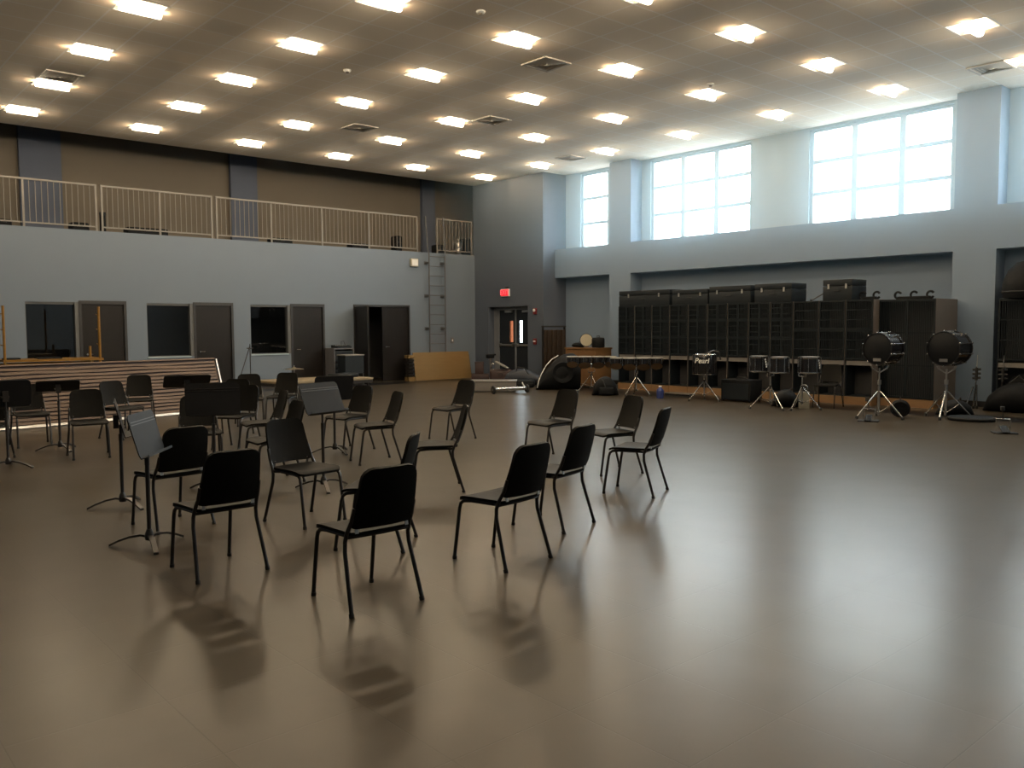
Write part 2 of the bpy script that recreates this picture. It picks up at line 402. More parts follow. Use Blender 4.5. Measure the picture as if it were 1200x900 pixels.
# ------------------------------------------------------------------ big windows
def big_window(n, y0, y1, cols):
    root = sempty('window_%d' % n)
    z0, z1 = ZS, 6.02; x = XW + .10
    f = MB(); f.b2(x - .04, x + .04, y0, y0 + .06, z0, z1); f.b2(x - .04, x + .04, y1 - .08, y1, z0, z1)
    f.b2(x - .04, x + .04, y0 + .06, y1 - .06, z0, z0 + .05); f.b2(x - .04, x + .04, y0 + .06, y1 - .06, z1 - .05, z1); f.build('frame', M['frame'], root)
    w = (y1 - y0) / cols
    for k in range(1, cols):
        m = MB(); m.b2(x - .04, x + .04, y0 + w * k - .065, y0 + w * k + .065, z0 + .05, z1 - .05); m.build('mullion', M['frame'], root)
    for k in (1, 2):
        zz = z0 + (z1 - z0) * k / 3
        m = MB(); m.b2(x - .025, x + .025, y0 + .06, y1 - .06, zz - .042, zz + .042); m.build('glazing_bar', M['frame'], root)
    g = MB(); g.b2(x - .004, x + .004, y0 + .05, y1 - .05, z0 + .04, z1 - .04); g.build('pane', M['glass'], root)
    ld = bpy.data.lights.new('window_portal', 'AREA'); ld.shape = 'RECTANGLE'; ld.size = y1 - y0; ld.size_y = z1 - z0
    ld.cycles.is_portal = True
    lo = bpy.data.objects.new('window_portal', ld); COL.objects.link(lo)
    lo.location = (XW + .21, (y0 + y1) / 2, (z0 + z1) / 2); lo.rotation_euler = (R(90), 0, R(90))
big_window(1, *WIN[0], 2)
for n in range(1, 5): big_window(n + 1, *WIN[n], 3)

# ------------------------------------------------------------------ practice room windows and doors
def lever(mb, x, y, z, dx):
    mb.cyl((x, y, z), (x, y - .05, z), .022, 10); mb.tube([(x, y - .045, z), (x + dx * .03, y - .05, z), (x + dx * .12, y - .05, z)], .009, 6)
for n, (a, b) in enumerate(WINS):
    root = sempty('window_%d' % (n + 6))
    f = MB(); y = YB + .03; z0, z1 = .90, 2.21
    f.b2(a, a + .015, y, y + .12, z0, z1); f.b2(b - .085, b, y - .035, y + .12, z0, z1); f.b2(a + .015, b - .085, y, y + .12, z0, z0 + .02); f.b2(a + .015, b - .085, y, y + .12, z1 - .05, z1)
    f.build('frame', M['pframe'], root)
    g = MB(); g.b2(a + .03, b - .08, y + .05, y + .06, z0 + .03, z1 - .04); g.build('pane', M['dglass'], root)
    s = MB(); s.b2(a - .01, b - .085, YB - .03, YB + .03, z0 - .03, z0 + .004); s.build('sill', M['wallw'], root)
for n, (a, b) in enumerate(DOORS):
    root = sempty('door_%d' % (n + 1))
    f = MB(); f.b2(a, a + .06, YB - .02, YB + .14, 0, 2.25); f.b2(b - .06, b, YB - .02, YB + .14, 0, 2.25); f.b2(a + .06, b - .06, YB - .02, YB + .14, 2.17, 2.25); f.build('frame', M['dframe'], root)
    d = MB(); d.b2(a + .065, b - .065, YB + .02, YB + .065, .01, 2.165); leaf = d.build('leaf', M['doorw'], root)
    h = MB(); lever(h, a + .15, YB + .02, 1.0, 1); h.build('handle', M['chrome'], leaf)
root = sempty('door_4')
f = MB(); f.b2(12.75, 12.80, YB - .02, YB + .14, 0, 2.26); f.b2(14.64, 14.69, YB - .02, YB + .14, 0, 2.26); f.b2(12.80, 14.64, YB - .02, YB + .14, 2.20, 2.26); f.build('frame', M['dframe'], root)
d = MB(); d.b2(13.73, 14.635, YB + .02, YB + .065, .01, 2.195); leaf = d.build('leaf', M['doorw'], root)
h = MB(); lever(h, 13.82, YB + .02, 1.02, 1); h.build('handle', M['chrome'], leaf)
d = MB(); d.b2(0, .90, -.022, .022, .01, 2.195); leaf = d.build('leaf', M['doorw'], root, (12.80, YB - .05, 0)); leaf.rotation_euler = (0, 0, R(-99))
h = MB()
for z in (.3, 1.1, 1.95): h.cyl((.0, .03, z - .06), (.0, .03, z + .06), .012, 8)
h.build('hinge', M['chrome'], leaf)

# exit doors, set back in the wall
root = sempty('door_5'); xd = XE + .24
f = MB(); f.b2(xd, xd + .14, 18.98, 19.05, 0, 2.22); f.b2(xd, xd + .14, 20.60, 20.84, 0, 2.22); f.b2(xd, xd + .14, 19.05, 20.60, 2.12, 2.22); f.b2(xd + .01, xd + .1, 19.795, 19.855, 0, 2.14); f.build('frame', M['grayframe'], root)
for a, b, gy, gm in ((19.86, 20.595, 19.95, 'wglass'), (19.055, 19.79, 19.52, 'glass')):
    d = MB(); wall_holes(d, 1, a, b, .002, 2.15, xd + .03, xd + .075, [(gy, gy + .16, 1.12, 1.78)]); leaf = d.build('leaf', M['bluedoor'], root)
    g = MB(); g.b2(xd + .05, xd + .055, gy, gy + .16, 1.12, 1.78); g.build('vision_pane', M[gm], leaf)
    h = MB(); h.b2(xd - .03, xd - .005, a + .03, b - .03, 1.0, 1.06, .006); h.b2(xd - .03, xd + .03, a + .03, a + .10, .98, 1.08, .006); h.b2(xd - .03, xd + .03, b - .10, b - .03, .98, 1.08, .006); h.build('push_bar', M['steel'], leaf)
    c = MB(); c.b2(xd - .04, xd + .03, a + .10, a + .42, 2.03, 2.10, .008); c.build('door_closer', M['steel'], leaf)

# ------------------------------------------------------------------ ceiling lights
ordw = ['first', 'second', 'third', 'fourth', 'fifth', 'sixth', 'seventh', 'eighth']
def troffer():
    t = thing('ceiling_light', 'x', 'ceiling light', group='square ceiling lights')
    h = .3048; z = 0
    f = MB()
    for sx, sy, w, d in ((0, 1, 2 * h, .024), (0, -1, 2 * h, .024), (1, 0, .024, 2 * h - .048), (-1, 0, .024, 2 * h - .048)):
        f.box((sx * (h - .012), sy * (h - .012), .004), (w, d, .018))
    f.build('frame', M['white'], t)
    p = MB()   # curved reflector wings, recessed
    for s in (1, -1):
        prof = [(s * (h - .024), .0), (s * .22, .03), (s * .14, .055), (s * .07, .065)]
        p.loft([[Vector((-h + .024, y, zz)), Vector((h - .024, y, zz))] for y, zz in prof], False, True, False)
    p.b2(-h + .02, -h + .026, -h + .02, h - .02, 0, .12); p.b2(h - .026, h - .02, -h + .02, h - .02, 0, .12); p.b2(-h, h, -h, h, .12, .13)
    p.build('reflector', M['wing'], t)
    d = MB(); n = 10
    d.loft([[Vector((x, .062 * math.copysign(abs(math.cos(a)) ** .5, math.cos(a)), .060 - .155 * math.sin(a) ** .6)) for a in [PI * k / n for k in range(n + 1)]] for x in (-h + .03, h - .03)], False, True, False)
    d.build('diffuser', M['lens'], t)
    return t
proto = troffer(); first = True
for i, j in lights:
    row = 6 - j; col = 5 - i
    seen = 'square ceiling light, %s row out from balcony, %s column from window wall' % (ordw[row], ordw[col])
    loc = (X0 + PITCH * i, Y0 + PITCH * j, HC)
    if first: proto.location = loc; proto['label'] = seen; first = False
    else: dup(proto, loc, 0, seen)

# air grilles and detectors on the ceiling
def vent(x, y, label):
    k = cell(x, y); x = X0 + .6096 * (k[0]); y = Y0 + .6096 * (k[1])
    t = thing('ceiling_vent', label, 'vent', (x, y, HC), group='square ceiling air grilles')
    f = MB()
    for s, a in ((1, 0), (-1, 0), (0, 1), (0, -1)):
        f.box((s * .28, a * .28, -.012), (.05 if s else .61, .05 if a else .51, .02))
    f.build('frame', M['refl'], t)
    c = MB()
    for k in range(4):
        r = .235 - .055 * k
        c.loft([[Vector((sx * rr, sy * rr, zz)) for sx, sy in ((1, 1), (-1, 1), (-1, -1), (1, -1))] for rr, zz in ((r, -.005), (r - .045, -.02 - .004 * k))], False, False)
    c.box((0, 0, -.03), (.06, .06, .006)); c.build('louvre', M['vent'], t)
vent(10.26, 10.82, 'square ceiling air grille right of the light nearest the middle of the ceiling')
vent(12.11, 14.53, 'square ceiling return grille beside a light, above the middle of the room')
vent(10.23, 16.93, 'square ceiling air grille in front of the balcony, over the ladder side')
vent(16.30, 16.27, 'square ceiling air grille near the first narrow window')
vent(16.30, 5.95, 'square ceiling air grille near the blue pier at the far right')
vent(4.26, 16.66, 'square ceiling air grille at the upper left near the balcony')
for x, y, w in ((7.89, 9.67, 'upper middle of the ceiling'), (7.87, 13.34, 'left half of the ceiling'), (13.44, 9.74, 'ceiling grid toward the windows')):
    t = thing('smoke_detector', 'small round white detector on the ' + w, 'detector', (x, y, HC), group='ceiling detectors')
    m = MB(); m.lathe([(.0, 0), (.065, 0), (.065, -.02), (.05, -.035), (0, -.04)], 16); m.build('housing', M['white'], t)
    m = MB(); m.lathe([(.03, -.036), (.03, -.05), (.0, -.055)], 12); m.build('sensor', M['greyp'], t)

# ------------------------------------------------------------------ things on the far wall
def railing(x0, x1, posts, label):
    t = thing('railing_section', label, 'railing', (x0, YB + .10, ZT), group='balcony railing sections')
    r = MB(); r.b2(0, x1 - x0, -.02, .02, 1.045, 1.085); r.build('top_rail', M['rail'], t)
    r = MB(); r.b2(0, x1 - x0, -.015, .015, .09, .12); r.build('bottom_rail', M['rail'], t)
    pm = MB(); pm.b2(-.02, .02, -.02, .02, 0, 1.045); p0 = pm.build('post', M['rail'], t); p0.location = (posts[0] - x0, 0, 0)
    for p in posts[1:]:
        q = p0.copy(); COL.objects.link(q); q.parent = t; q.location = (p - x0, 0, 0)
    bm_ = MB(); bm_.cyl((0, 0, .12), (0, 0, 1.045), .008, 6); b0 = None
    for a, b in zip(posts, posts[1:]):
        n = round((b - a) / .125)
        for k in range(1, n):
            x = a - x0 + (b - a) * k / n
            if b0 is None: b0 = bm_.build('baluster', M['rail'], t); b0.location = (x, 0, 0)
            else:
                q = b0.copy(); COL.objects.link(q); q.parent = t; q.location = (x, 0, 0)
railing(2.95, 5.99, [2.97, 4.46, 5.97], 'pale steel balcony railing section at the far left')
railing(6.08, 8.74, [6.10, 7.43, 8.72], 'pale steel balcony railing section above the first two practice doors')
railing(8.83, 15.08, [8.85, 10.34, 11.85, 13.37, 15.06], 'longest pale steel balcony railing section, ending at the ladder')
railing(15.79, 17.19, [15.81, 17.17], 'short pale steel balcony railing section right of the ladder')

t = thing('wall_ladder', 'grey steel access ladder fixed to the far wall up to the balcony', 'ladder', (15.60, YB - .18, 0))
for s in (-1, 1):
    m = MB(); m.tube([(s * .30, 0, .35), (s * .30, 0, ZT - .05), (s * .33, .02, ZT + .1), (s * .33, .12, ZT + 1.08)], .022, 8); m.build('side_rail', M['ladder'], t)
    for z in (1.55, 2.55, 3.55):
        m = MB(); m.b2(s * .30 - .03, s * .30 + .03, .0, .18, z - .03, z + .03); m.b2(s * .30 - .06, s * .30 + .06, .17, .18, z - .05, z + .05); m.build('bracket', M['ladder'], t)
for k in range(12):
    m = MB(); m.cyl((-.30, 0, .50 + .295 * k), (.30, 0, .50 + .295 * k), .012, 8); m.build('rung', M['ladder'], t)
t = thing('wall_speaker', 'small beige speaker box high on the far wall left of the ladder', 'speaker', (14.84, YB, 3.42))
m = MB(); m.b2(-.13, .13, -.10, 0, 0, .24, .012); m.build('housing', M['beige'], t)
m = MB(); m.b2(-.10, .10, -.106, -.10, .03, .21); m.build('grille', M['dots'], t)
t = thing('switch_plate', 'small dark switch plate on the far wall right of the ladder', 'switch', (16.29, YB, 1.18))
m = MB(); m.b2(-.06, .06, -.012, 0, -.09, .09, .003); m.build('plate', M['brushed'], t)
m = MB(); m.b2(-.015, .015, -.022, -.012, -.03, .03); m.build('toggle', M['white'], t)

# exit sign, strobe, pull station on the exit wall
t = thing('exit_sign', 'glowing red EXIT sign above the double exit doors', 'exit sign', (XE, 19.97, 2.64))
m = MB(); m.b2(-.06, -.0, -.19, .19, -.115, .115, .01); m.build('housing', M['white'], t)
m = MB(); m.b2(-.064, -.06, -.175, .175, -.10, .10); m.build('face', M['exitface'], t)
fc = bpy.data.curves.new('letters', 'FONT'); fc.body = 'EXIT'; fc.size = .20; fc.align_x = 'CENTER'; fc.align_y = 'CENTER'; fc.extrude = .002; fc.offset = .003
fo = text_mesh('letters', fc); fo.parent = t; fo.location = (-.067, 0, 0); fo.rotation_euler = (R(90), 0, R(-90)); fo.data.materials.clear(); fo.data.materials.append(M['exitlet'])
m = MB(); m.b2(-.06, 0, -.13, -.03, .115, .17); m.build('mount', M['dframe'], t)
t = thing('fire_strobe', 'red fire alarm strobe right of the exit doors, above the pull station', 'alarm', (XE, 18.64, 2.05))
m = MB(); m.b2(-.05, 0, -.07, .07, -.09, .09, .008); m.build('body', M['red'], t)
m = MB(); m.lathe([(.045, 0), (.04, .025), (0, .03)], 12, Matrix.Translation((-.05, 0, .03)) @ Matrix.Rotation(R(-90), 4, 'Y')); m.build('lens', M['white'], t)
t = thing('pull_station', 'small red fire pull station on the wall right of the exit doors', 'alarm', (XE, 18.64, 1.16))
m = MB(); m.b2(-.05, 0, -.06, .06, -.09, .09, .006); m.build('body', M['red'], t)
m = MB(); m.b2(-.065, -.05, -.045, .045, -.01, .02); m.build('handle', M['white'], t)

# ------------------------------------------------------------------ chairs
def make_chair():
    t = thing('orchestra_chair', 'x', 'chair', group='black orchestra chairs')
    def sh(d, r):  # corner inset at distance d from an end
        return 0 if d >= r else r - math.sqrt(max(0, r * r - (r - d) ** 2))
    us = [-1, -.96, -.85, -.6, -.3, 0, .3, .6, .85, .96, 1]
    Ls = .41; rs = .05
    vs = [0, .008, .025, .05, .10, .2, .3, .36, .385, .402, .41]
    def seat(u, v):
        w = (.195 + .02 * v / Ls) - sh(min(v, Ls - v), rs)
        y = -.20 + v; x = u * w
        z = .445 - .012 * math.cos(min(1, abs(u)) * PI / 2) * math.sin(PI * v / Ls) - (.025 * ((v - .33) / .08) ** 2 if v > .33 else 0)
        return Vector((x, y, z)), Vector((0, 0, 1))
    m = MB(); m.slab(seat, us, vs, .018); m.build('seat', M['black'], t)
    Lb = .355; rb = .065
    vb = [0, .006, .02, .045, .065, .12, .18, .24, .29, .31, .333, .349, .355]
    def back(u, v):
        r = .035 if v < Lb / 2 else rb
        w = (.207 - .03 * v / Lb) - sh(min(v, Lb - v), r)
        tt = v / Lb
        x = u * w; y = -.195 - .10 * tt - .012 * math.sin(PI * tt) + .030 * (x / .2) ** 2 - .02; z = .478 + .345 * tt
        return Vector((x, y, z)), Vector((0, .96, .27)).normalized()
    m = MB(); m.slab(back, us, vb, .022); m.build('backrest', M['black'], t)
    for s in (-1, 1):
        m = MB(); m.tube([(s * .17, -.10, .420), (s * .183, .10, .420), (s * .190, .165, .414), (s * .194, .19, .395), (s * .196, .20, .36), (s * .20, .25, .012)], .0125, 8)
        lg = m.build('leg', M['tube'], t)
        m = MB(); m.cyl((s * .20, .249, 0), (s * .1995, .247, .022), .0155, 8); m.build('foot_cap', M['rubber'], lg)
        m = MB(); m.tube([(s * .196, -.232, .60), (s * .200, -.205, .52), (s * .207, -.165, .45), (s * .210, -.148, .40), (s * .213, -.150, .34), (s * .235, -.25, .012)], .0125, 8)
        lg = m.build('leg', M['tube'], t)
        m = MB(); m.cyl((s * .2352, -.251, 0), (s * .2337, -.244, .022), .0155, 8); m.build('foot_cap', M['rubber'], lg)
    m = MB()
    for s in (-1, 1): m.tube([(s * .17, -.10, .420), (s * .195, -.14, .420), (s * .208, -.155, .43)], .0115, 8)
    m.tube([(-.20, -.158, .425), (0, -.17, .425), (.20, -.158, .425)], .0115, 8); m.build('seat_frame', M['tube'], t)
    m = MB(); m.tube([(-.186, .12, .415), (.186, .12, .415)], .0105, 8); m.build('crossbar', M['tube'], t)
    m = MB()
    for s in (-1, 1): m.box((s * .165, -.198, .474), (.022, .006, .05), Matrix.Rotation(R(-12), 4, 'X'))
    m.build('bracket', M['steel'], t)
    return t
CH = [
 (2.585, 4.286, 0, 'black orchestra chair nearest the camera, its back to us'),
 (2.183, 5.48, 2, 'black orchestra chair left of the nearest one, beside the front music stand'),
 (3.315, 5.32, 44, 'black orchestra chair seen edge on, just behind the nearest chair'),
 (3.737, 4.402, 8.3, 'front chair of the right pair standing close together, back to us'),
 (4.716, 4.909, 14, 'rear chair of the right pair standing close together, back to us'),
 (6.238, 5.344, 22.8, 'rightmost black chair, standing in the window reflections'),
 (6.914, 6.266, 73.7, 'black chair directly behind the rightmost chair, turned to face left'),
 (7.092, 7.416, 86.9, 'black chair facing left, standing well behind the right pair of chairs'),
 (7.329, 9.707, 91.4, 'small lone black chair farthest back in the open floor, before the silver ramp'),
 (4.921, 6.775, 57.3, 'black chair in side profile in the centre, above the nearest chair'),
 (5.39, 8.64, 75, 'black chair in side profile left of centre, facing the open floor'),
 (3.301, 6.369, 188.8, 'black chair facing us in front of the tilted music stand'),
 (2.413, 6.975, 7.4, 'black chair behind the front music stand, back to us, left of the chair facing us'),
 (4.51, 9.83, 78, 'black chair half hidden behind the left edge of the tilted blue-lit music stand'),
 (3.91, 8.27, 85, 'black chair mostly hidden behind the back of the chair facing us'),
 (5.664, 9.753, 100.7, 'black chair facing left just right of the tilted blue-lit music stand'),
 (6.541, 13.408, 133.4, 'black chair in front of the light wooden stage platform, right of the two there'),
 (5.971, 13.409, 157.2, 'black chair in front of the light wooden stage platform, left of the two there'),
 (5.162, 12.235, 137.2, 'black chair whose backrest shows above the wide music stand desk'),
 (4.65, 10.90, 124, 'black chair behind the right end of the wide upright music stand desk'),
 (3.62, 9.45, 165, 'black chair behind the left end of the wide upright music stand desk'),
 (4.549, 14.474, 160.2, 'black chair right in front of the slatted riser, farthest of the left group'),
 (3.894, 13.083, 198.6, 'black chair before the slatted riser, overlapped by the nearer chair to its left'),
 (2.987, 11.443, 170.2, 'black chair before the slatted riser, right of the flat-topped music stand'),
 (2.693, 13.118, 176.8, 'black chair before the slatted riser, left of the flat-topped music stand'),
 (1.94, 11.868, 153, 'black chair cut off by the left edge of the photo'),
 (15.55, 8.45, 102, 'black chair standing alone against the dark storage cabinets'),
]
pc = make_chair()
for k, (x, y, a, lab) in enumerate(CH):
    if k == 0: pc.location = (x, y, 0); pc.rotation_euler = (0, 0, R(a)); pc['label'] = lab
    else: dup(pc, (x, y, 0), R(a), lab)

# ------------------------------------------------------------------ music stands
def music_stand(x, y, rz, zc, tilt, label, base_rot=0.0):
    """desk faces local -y; zc: height of the desk centre; tilt: lean of the desk from upright"""
    t = thing('music_stand', label, 'music stand', (x, y, 0), R(rz), group='black music stands')
    br = R(base_rot - rz)
    for k in range(3):
        a = br + k * 2 * PI / 3
        m = MB(); pts = [(.012, .075), (.06, .085), (.14, .072), (.22, .045), (.29, .012)]
        rings = []
        for r, z in pts:
            w, h = .017, .008
            rings.append([rotz(a) @ Vector((r, dy * w, z + dz * h)) for dy, dz in ((1, 1), (-1, 1), (-1, -1), (1, -1))])
        m.loft(rings, True, False); m.build('base_leg', M['stand'], t)
    m = MB(); m.lathe([(0, .05), (.03, .05), (.034, .07), (.03, .10), (.018, .13), (0, .13)], 12); m.build('hub', M['stand'], t)
    zt_ = zc - .06
    m = MB(); m.cyl((0, 0, .10), (0, 0, min(.62, zt_ - .1)), .0155, 10); m.build('outer_tube', M['stand'], t)
    m = MB(); m.cyl((0, 0, min(.62, zt_ - .1)), (0, 0, zt_), .010, 8); m.cyl((0, 0, min(.60, zt_ - .12)), (0, 0, min(.66, zt_ - .06)), .0175, 10); m.build('inner_tube', M['stand'], t)
    m = MB(); m.b2(-.03, .03, .012, .055, zc - .09, zc + .03); m.cyl((-.035, .03, zc - .04), (.045, .03, zc - .04), .012, 8); m.build('tilt_bracket', M['stand'], t)
    T = Matrix.Translation((0, 0, zc)) @ Matrix.Rotation(R(-tilt), 4, 'X')
    m = MB(); m.prism(rrect(.51, .325, .045, 6), -.004, .004, T @ Matrix.Rotation(R(90), 4, 'X'))
    d = m.build('desk', M['desk'], t)
    m = MB(); m.box(T @ Vector((0, -.032, -.158)), (.50, .062, .004), Matrix.Rotation(R(-tilt), 4, 'X')); m.box(T @ Vector((0, -.062, -.150)), (.50, .004, .016), Matrix.Rotation(R(-tilt), 4, 'X')); m.build('lip', M['desk'], d)
    m = MB()
    for zz in (.085, .105): m.box(T @ Vector((0, -.006, zz)), (.49, .005, .006), Matrix.Rotation(R(-tilt), 4, 'X'))
    m.build('ridge', M['stand'], d)
    return t
music_stand(2.05, 6.39, 53, .83, 16, 'front music stand with its blue-lit desk turned sideways, left of the near chairs', 20)
music_stand(2.34, 7.98, 73, .80, 14, 'tall music stand with desk seen edge on, left of the front music stand', 45)
music_stand(4.09, 7.52, 16, .90, 22, 'music stand with tilted blue-lit desk behind the chair facing us', 10)
music_stand(5.39, 9.60, 170, .83, 14, 'dark music stand right behind the tilted blue-lit desk', 30)
music_stand(3.26, 8.17, -20, .90, 8, 'music stand with wide upright brownish desk behind the left near chairs', 0)
music_stand(3.66, 9.92, 165, .98, 62, 'music stand with flat tilted desk just above the wide upright desk', 15)
music_stand(2.85, 12.28, 168, .85, 62, 'flat-topped music stand between two chairs before the slatted riser', 40)
music_stand(2.03, 11.10, 172, .86, 18, 'music stand at the left edge of the photo', 75)

# ------------------------------------------------------------------ left: slatted riser, scaffold, stage, carts, plywood
ang = math.atan2(15.95 - 15.2, 6.55 - 2.55)
t = thing('slatted_riser', 'long slatted brown riser section leaning back behind the left chairs', 'riser', (2.3, 15.16, 0), ang)
Lr = 4.4; lean = .34; Hh = .98
def rp(x, h, off=0): return Vector((x, lean * h / Hh + off, h + .02))
for k in range(15):
    h0 = .045 + k * .061; x1 = Lr - .02
    m = MB(); wob = .004 * math.sin(k * 2.1)
    rings = []
    for q in range(9):
        x = .02 + (x1 - .02) * q / 8; dz = .007 * math.sin(q * 1.9 + k * 1.3)
        a, b = rp(x, h0 + dz), rp(x, h0 + dz + .040 + wob)
        rings.append([a + Vector((0, -.014, 0)), a + Vector((0, .012, 0)), b + Vector((0, .012, 0)), b + Vector((0, -.014, 0))])
    m.loft(rings, True, False); m.build('slat', M['slat'], t)
m = MB(); m.loft([[rp(x, .0, .03), rp(x, Hh, .03), rp(x, Hh, .05), rp(x, .0, .05)] for x in (0, Lr)], True, False); m.build('backing', M['maroon'], t)
m = MB(); m.loft([[rp(x, 0, -.03), rp(x, 0, .05), rp(x, .035, .05), rp(x, .035, -.03)] for x in (0, Lr)], True, False); m.build('bottom_edge', M['steel'], t)
m = MB(); m.loft([[rp(Lr + x, h, -.03) for x in (0, .03)] + [rp(Lr + x, h, .05) for x in (.03, 0)] for h in (0, Hh)], True, False); m.build('end_edge', M['steel'], t)
m = MB(); m.loft([[rp(x, Hh, -.02), rp(x, Hh, .05), rp(x, Hh + .02, .05), rp(x, Hh + .02, -.02)] for x in (0, Lr)], True, False); m.build('top_edge', M['slat'], t)

t = thing('rolling_scaffold', 'yellow rolling scaffold with plank deck before the first practice door', 'scaffold', (3.55, 19.3, 0))
for s, x in ((0, .0), (1, 1.76)):
    m = MB()
    for y in (0, .72):
        top = 2.06 if (y == 0 or s == 0) else 1.22
        m.tube([(x, y, .14), (x, y, top)], .026, 10)
    m.build('upright', M['yellow'], t)
    for k in range(6):
        z = .35 + .31 * k; m = MB()
        ln = .72 if (s == 0 or z < 1.15) else .20
        m.tube([(x, 0, z), (x, ln * .6, z - (.0 if ln > .5 else .015)), (x, ln, z)], .011, 6); m.build('rung', M['yellow'], t)
    for y in (0, .72):
        m = MB(); m.lathe([(.02, -.02), (.065, -.02), (.07, 0), (.065, .02), (.02, .02)], 14, Matrix.Translation((x, y, .07)) @ Matrix.Rotation(R(90), 4, 'Y')); m.build('caster', M['rubber'], t)
m = MB(); m.b2(-.03, 1.82, -.03, .75, .935, .985); m.b2(-.03, 1.82, -.03, .0, .86, .90); m.b2(-.03, 1.82, .72, .75, .86, .90); m.build('deck', M['yellow'], t)
m = MB(); m.b2(.62, 1.05, .08, .50, .985, 1.01); m.b2(.0, .3, .1, .3, .985, 1.02, .01); m.build('tool_tray', M['bag'], t)

t = thing('scaffold_end_frame', 'pale yellow ladder frame standing at the left edge near the far wall', 'ladder frame', (2.85, 19.5, 0))
for s in (0, 1):
    m = MB(); m.tube([(.55 * s, 0, 0), (.55 * s, 0, 2.12)], .035, 10); m.build('side_rail', M['yellow'], t)
for k in range(7):
    m = MB(); m.cyl((0, 0, .2 + .29 * k), (.55, 0, .2 + .29 * k), .014, 8); m.build('rung', M['yellow'], t)

t = thing('stage_platform', 'low portable stage with light wooden top between scaffold and open door', 'stage', (9.45, 17.7, 0), R(3))
m = MB(); m.b2(-1.2, 1.2, -.6, .6, .38, .43, .004); m.build('deck', M['maple'], t)
m = MB()
for y in (-.58, .58): m.b2(-1.18, 1.18, y - .015, y + .015, .31, .38)
for x in (-1.18, 1.18): m.b2(x - .015, x + .015, -.565, .565, .31, .38)
m.build('frame', M['tube'], t)
for x in (-1.1, 0, 1.1):
    for y in (-.52, .52):
        m = MB(); m.cyl((x, y, 0), (x, y, .36), .022, 8); m.build('leg', M['tube'], t)
t = thing('instrument_case', 'black instrument case lying on the right end of the light wooden stage', 'case', (10.15, 17.62, .43), R(20))
m = MB(); m.box((0, 0, .05), (.75, .34, .10), bev=.035, seg=3); m.build('shell', M['bag'], t)
m = MB(); m.tube([(-.07, -.17, .05), (-.06, -.20, .06), (.06, -.20, .06), (.07, -.17, .05)], .008, 6); m.build('handle', M['rubber'], t)

t = thing('cymbal_stand', 'small bronze cymbal on a thin stand in front of the third practice door', 'cymbal', (9.55, 18.9, 0))
m = MB(); m.lathe([(0, .655), (.025, .652), (.05, .635), (.14, .622), (.23, .606), (.232, .604), (.14, .617), (.05, .628), (0, .64)], 28); m.build('cymbal', M['brass'], t)
m = MB(); m.cyl((0, 0, .25), (0, 0, .69), .010, 8); m.build('pole', M['steel'], t)
for k in range(3):
    a = k * 2 * PI / 3; m = MB(); m.tube([(0, 0, .32), (.2 * math.cos(a), .2 * math.sin(a), .01)], .009, 6); m.build('leg', M['steel'], t)

t = thing('microphone_stand', 'thin folded black microphone stand left of the third practice window', 'microphone stand', (9.30, 20.8, 0))
m = MB(); m.cyl((0, 0, .02), (0, 0, 1.19), .012, 8); m.build('pole', M['tube'], t)
m = MB(); m.tube([(-.01, -.02, 1.14), (-.30, -.05, .35)], .012, 8); m.build('boom', M['tube'], t)
m = MB(); m.cyl((-.09, -.01, 1.08), (.08, -.01, 1.08), .014, 8); m.build('clutch', M['tube'], t)
m = MB(); m.lathe([(0, 0), (.15, 0), (.15, .02), (.03, .03), (0, .03)], 20); m.build('base', M['tube'], t)

t = thing('equipment_rack', 'grey equipment rack with gear on top, left of the open door', 'rack', (12.08, 21.15, 0))
m = MB()
for sx in (-.3, .3): m.b2(sx - .015, sx + .015, -.25, .25, .06, 1.0)
m.b2(-.315, .315, -.25, .25, 1.0, 1.03); m.b2(-.315, .315, -.25, .25, .06, .09); m.b2(-.3, .3, .23, .25, .09, 1.0); m.build('cabinet', M['brushed'], t)
for k in range(5):
    m = MB(); m.b2(-.28, .28, -.25, .2, .14 + .17 * k, .27 + .17 * k, .004); m.build('rack_unit', M['trunk'], t)
for x in (-.25, .25):
    for y in (-.2, .2):
        m = MB(); m.lathe([(.0, -.012), (.03, -.012), (.03, .012), (0, .012)], 10, Matrix.Translation((x, y, .03)) @ Matrix.Rotation(R(90), 4, 'Y')); m.build('caster', M['rubber'], t)
t = thing('mixer', 'small audio mixer with cables on top of the grey equipment rack', 'mixer', (12.12, 21.12, 1.03))
m = MB(); m.prism([(-.18, 0), (.18, 0), (.18, .08), (-.18, .04)], -.22, .22, Matrix.Rotation(R(90), 4, 'Z') @ Matrix.Rotation(R(90), 4, 'X')); m.build('body', M['trunk'], t)
m = MB()
for k in range(9): m.cyl((-.17 + .042 * k, 0, .055), (-.17 + .042 * k, 0, .085), .010, 8)
m.build('knobs', M['steel'], t)
m = MB(); m.tube([(.05, .1, .07), (.06, .12, .17), (.12, .08, .19), (.16, .05, .06)], .008, 6); m.build('cable', M['rubber'], t)
t = thing('rolling_podium', 'black rolling lectern cart with pale top edge in front of the open door', 'cart', (11.9, 20.25, 0))
m = MB(); m.b2(-.30, .30, -.22, .22, .84, .87, .004); m.build('top', M['greyp'], t)
m = MB(); m.b2(-.28, .28, -.20, .20, .36, .84); m.build('body', M['trunk'], t)
for x in (-.27, .27):
    for y in (-.19, .19):
        m = MB(); m.cyl((x, y, .05), (x, y, .36), .014, 8); m.cyl((x, y, 0), (x, y, .05), .025, 8); m.build('leg', M['chrome'], t)
m = MB(); m.b2(-.28, .28, -.20, .20, .10, .125); m.build('shelf', M['tube'], t)

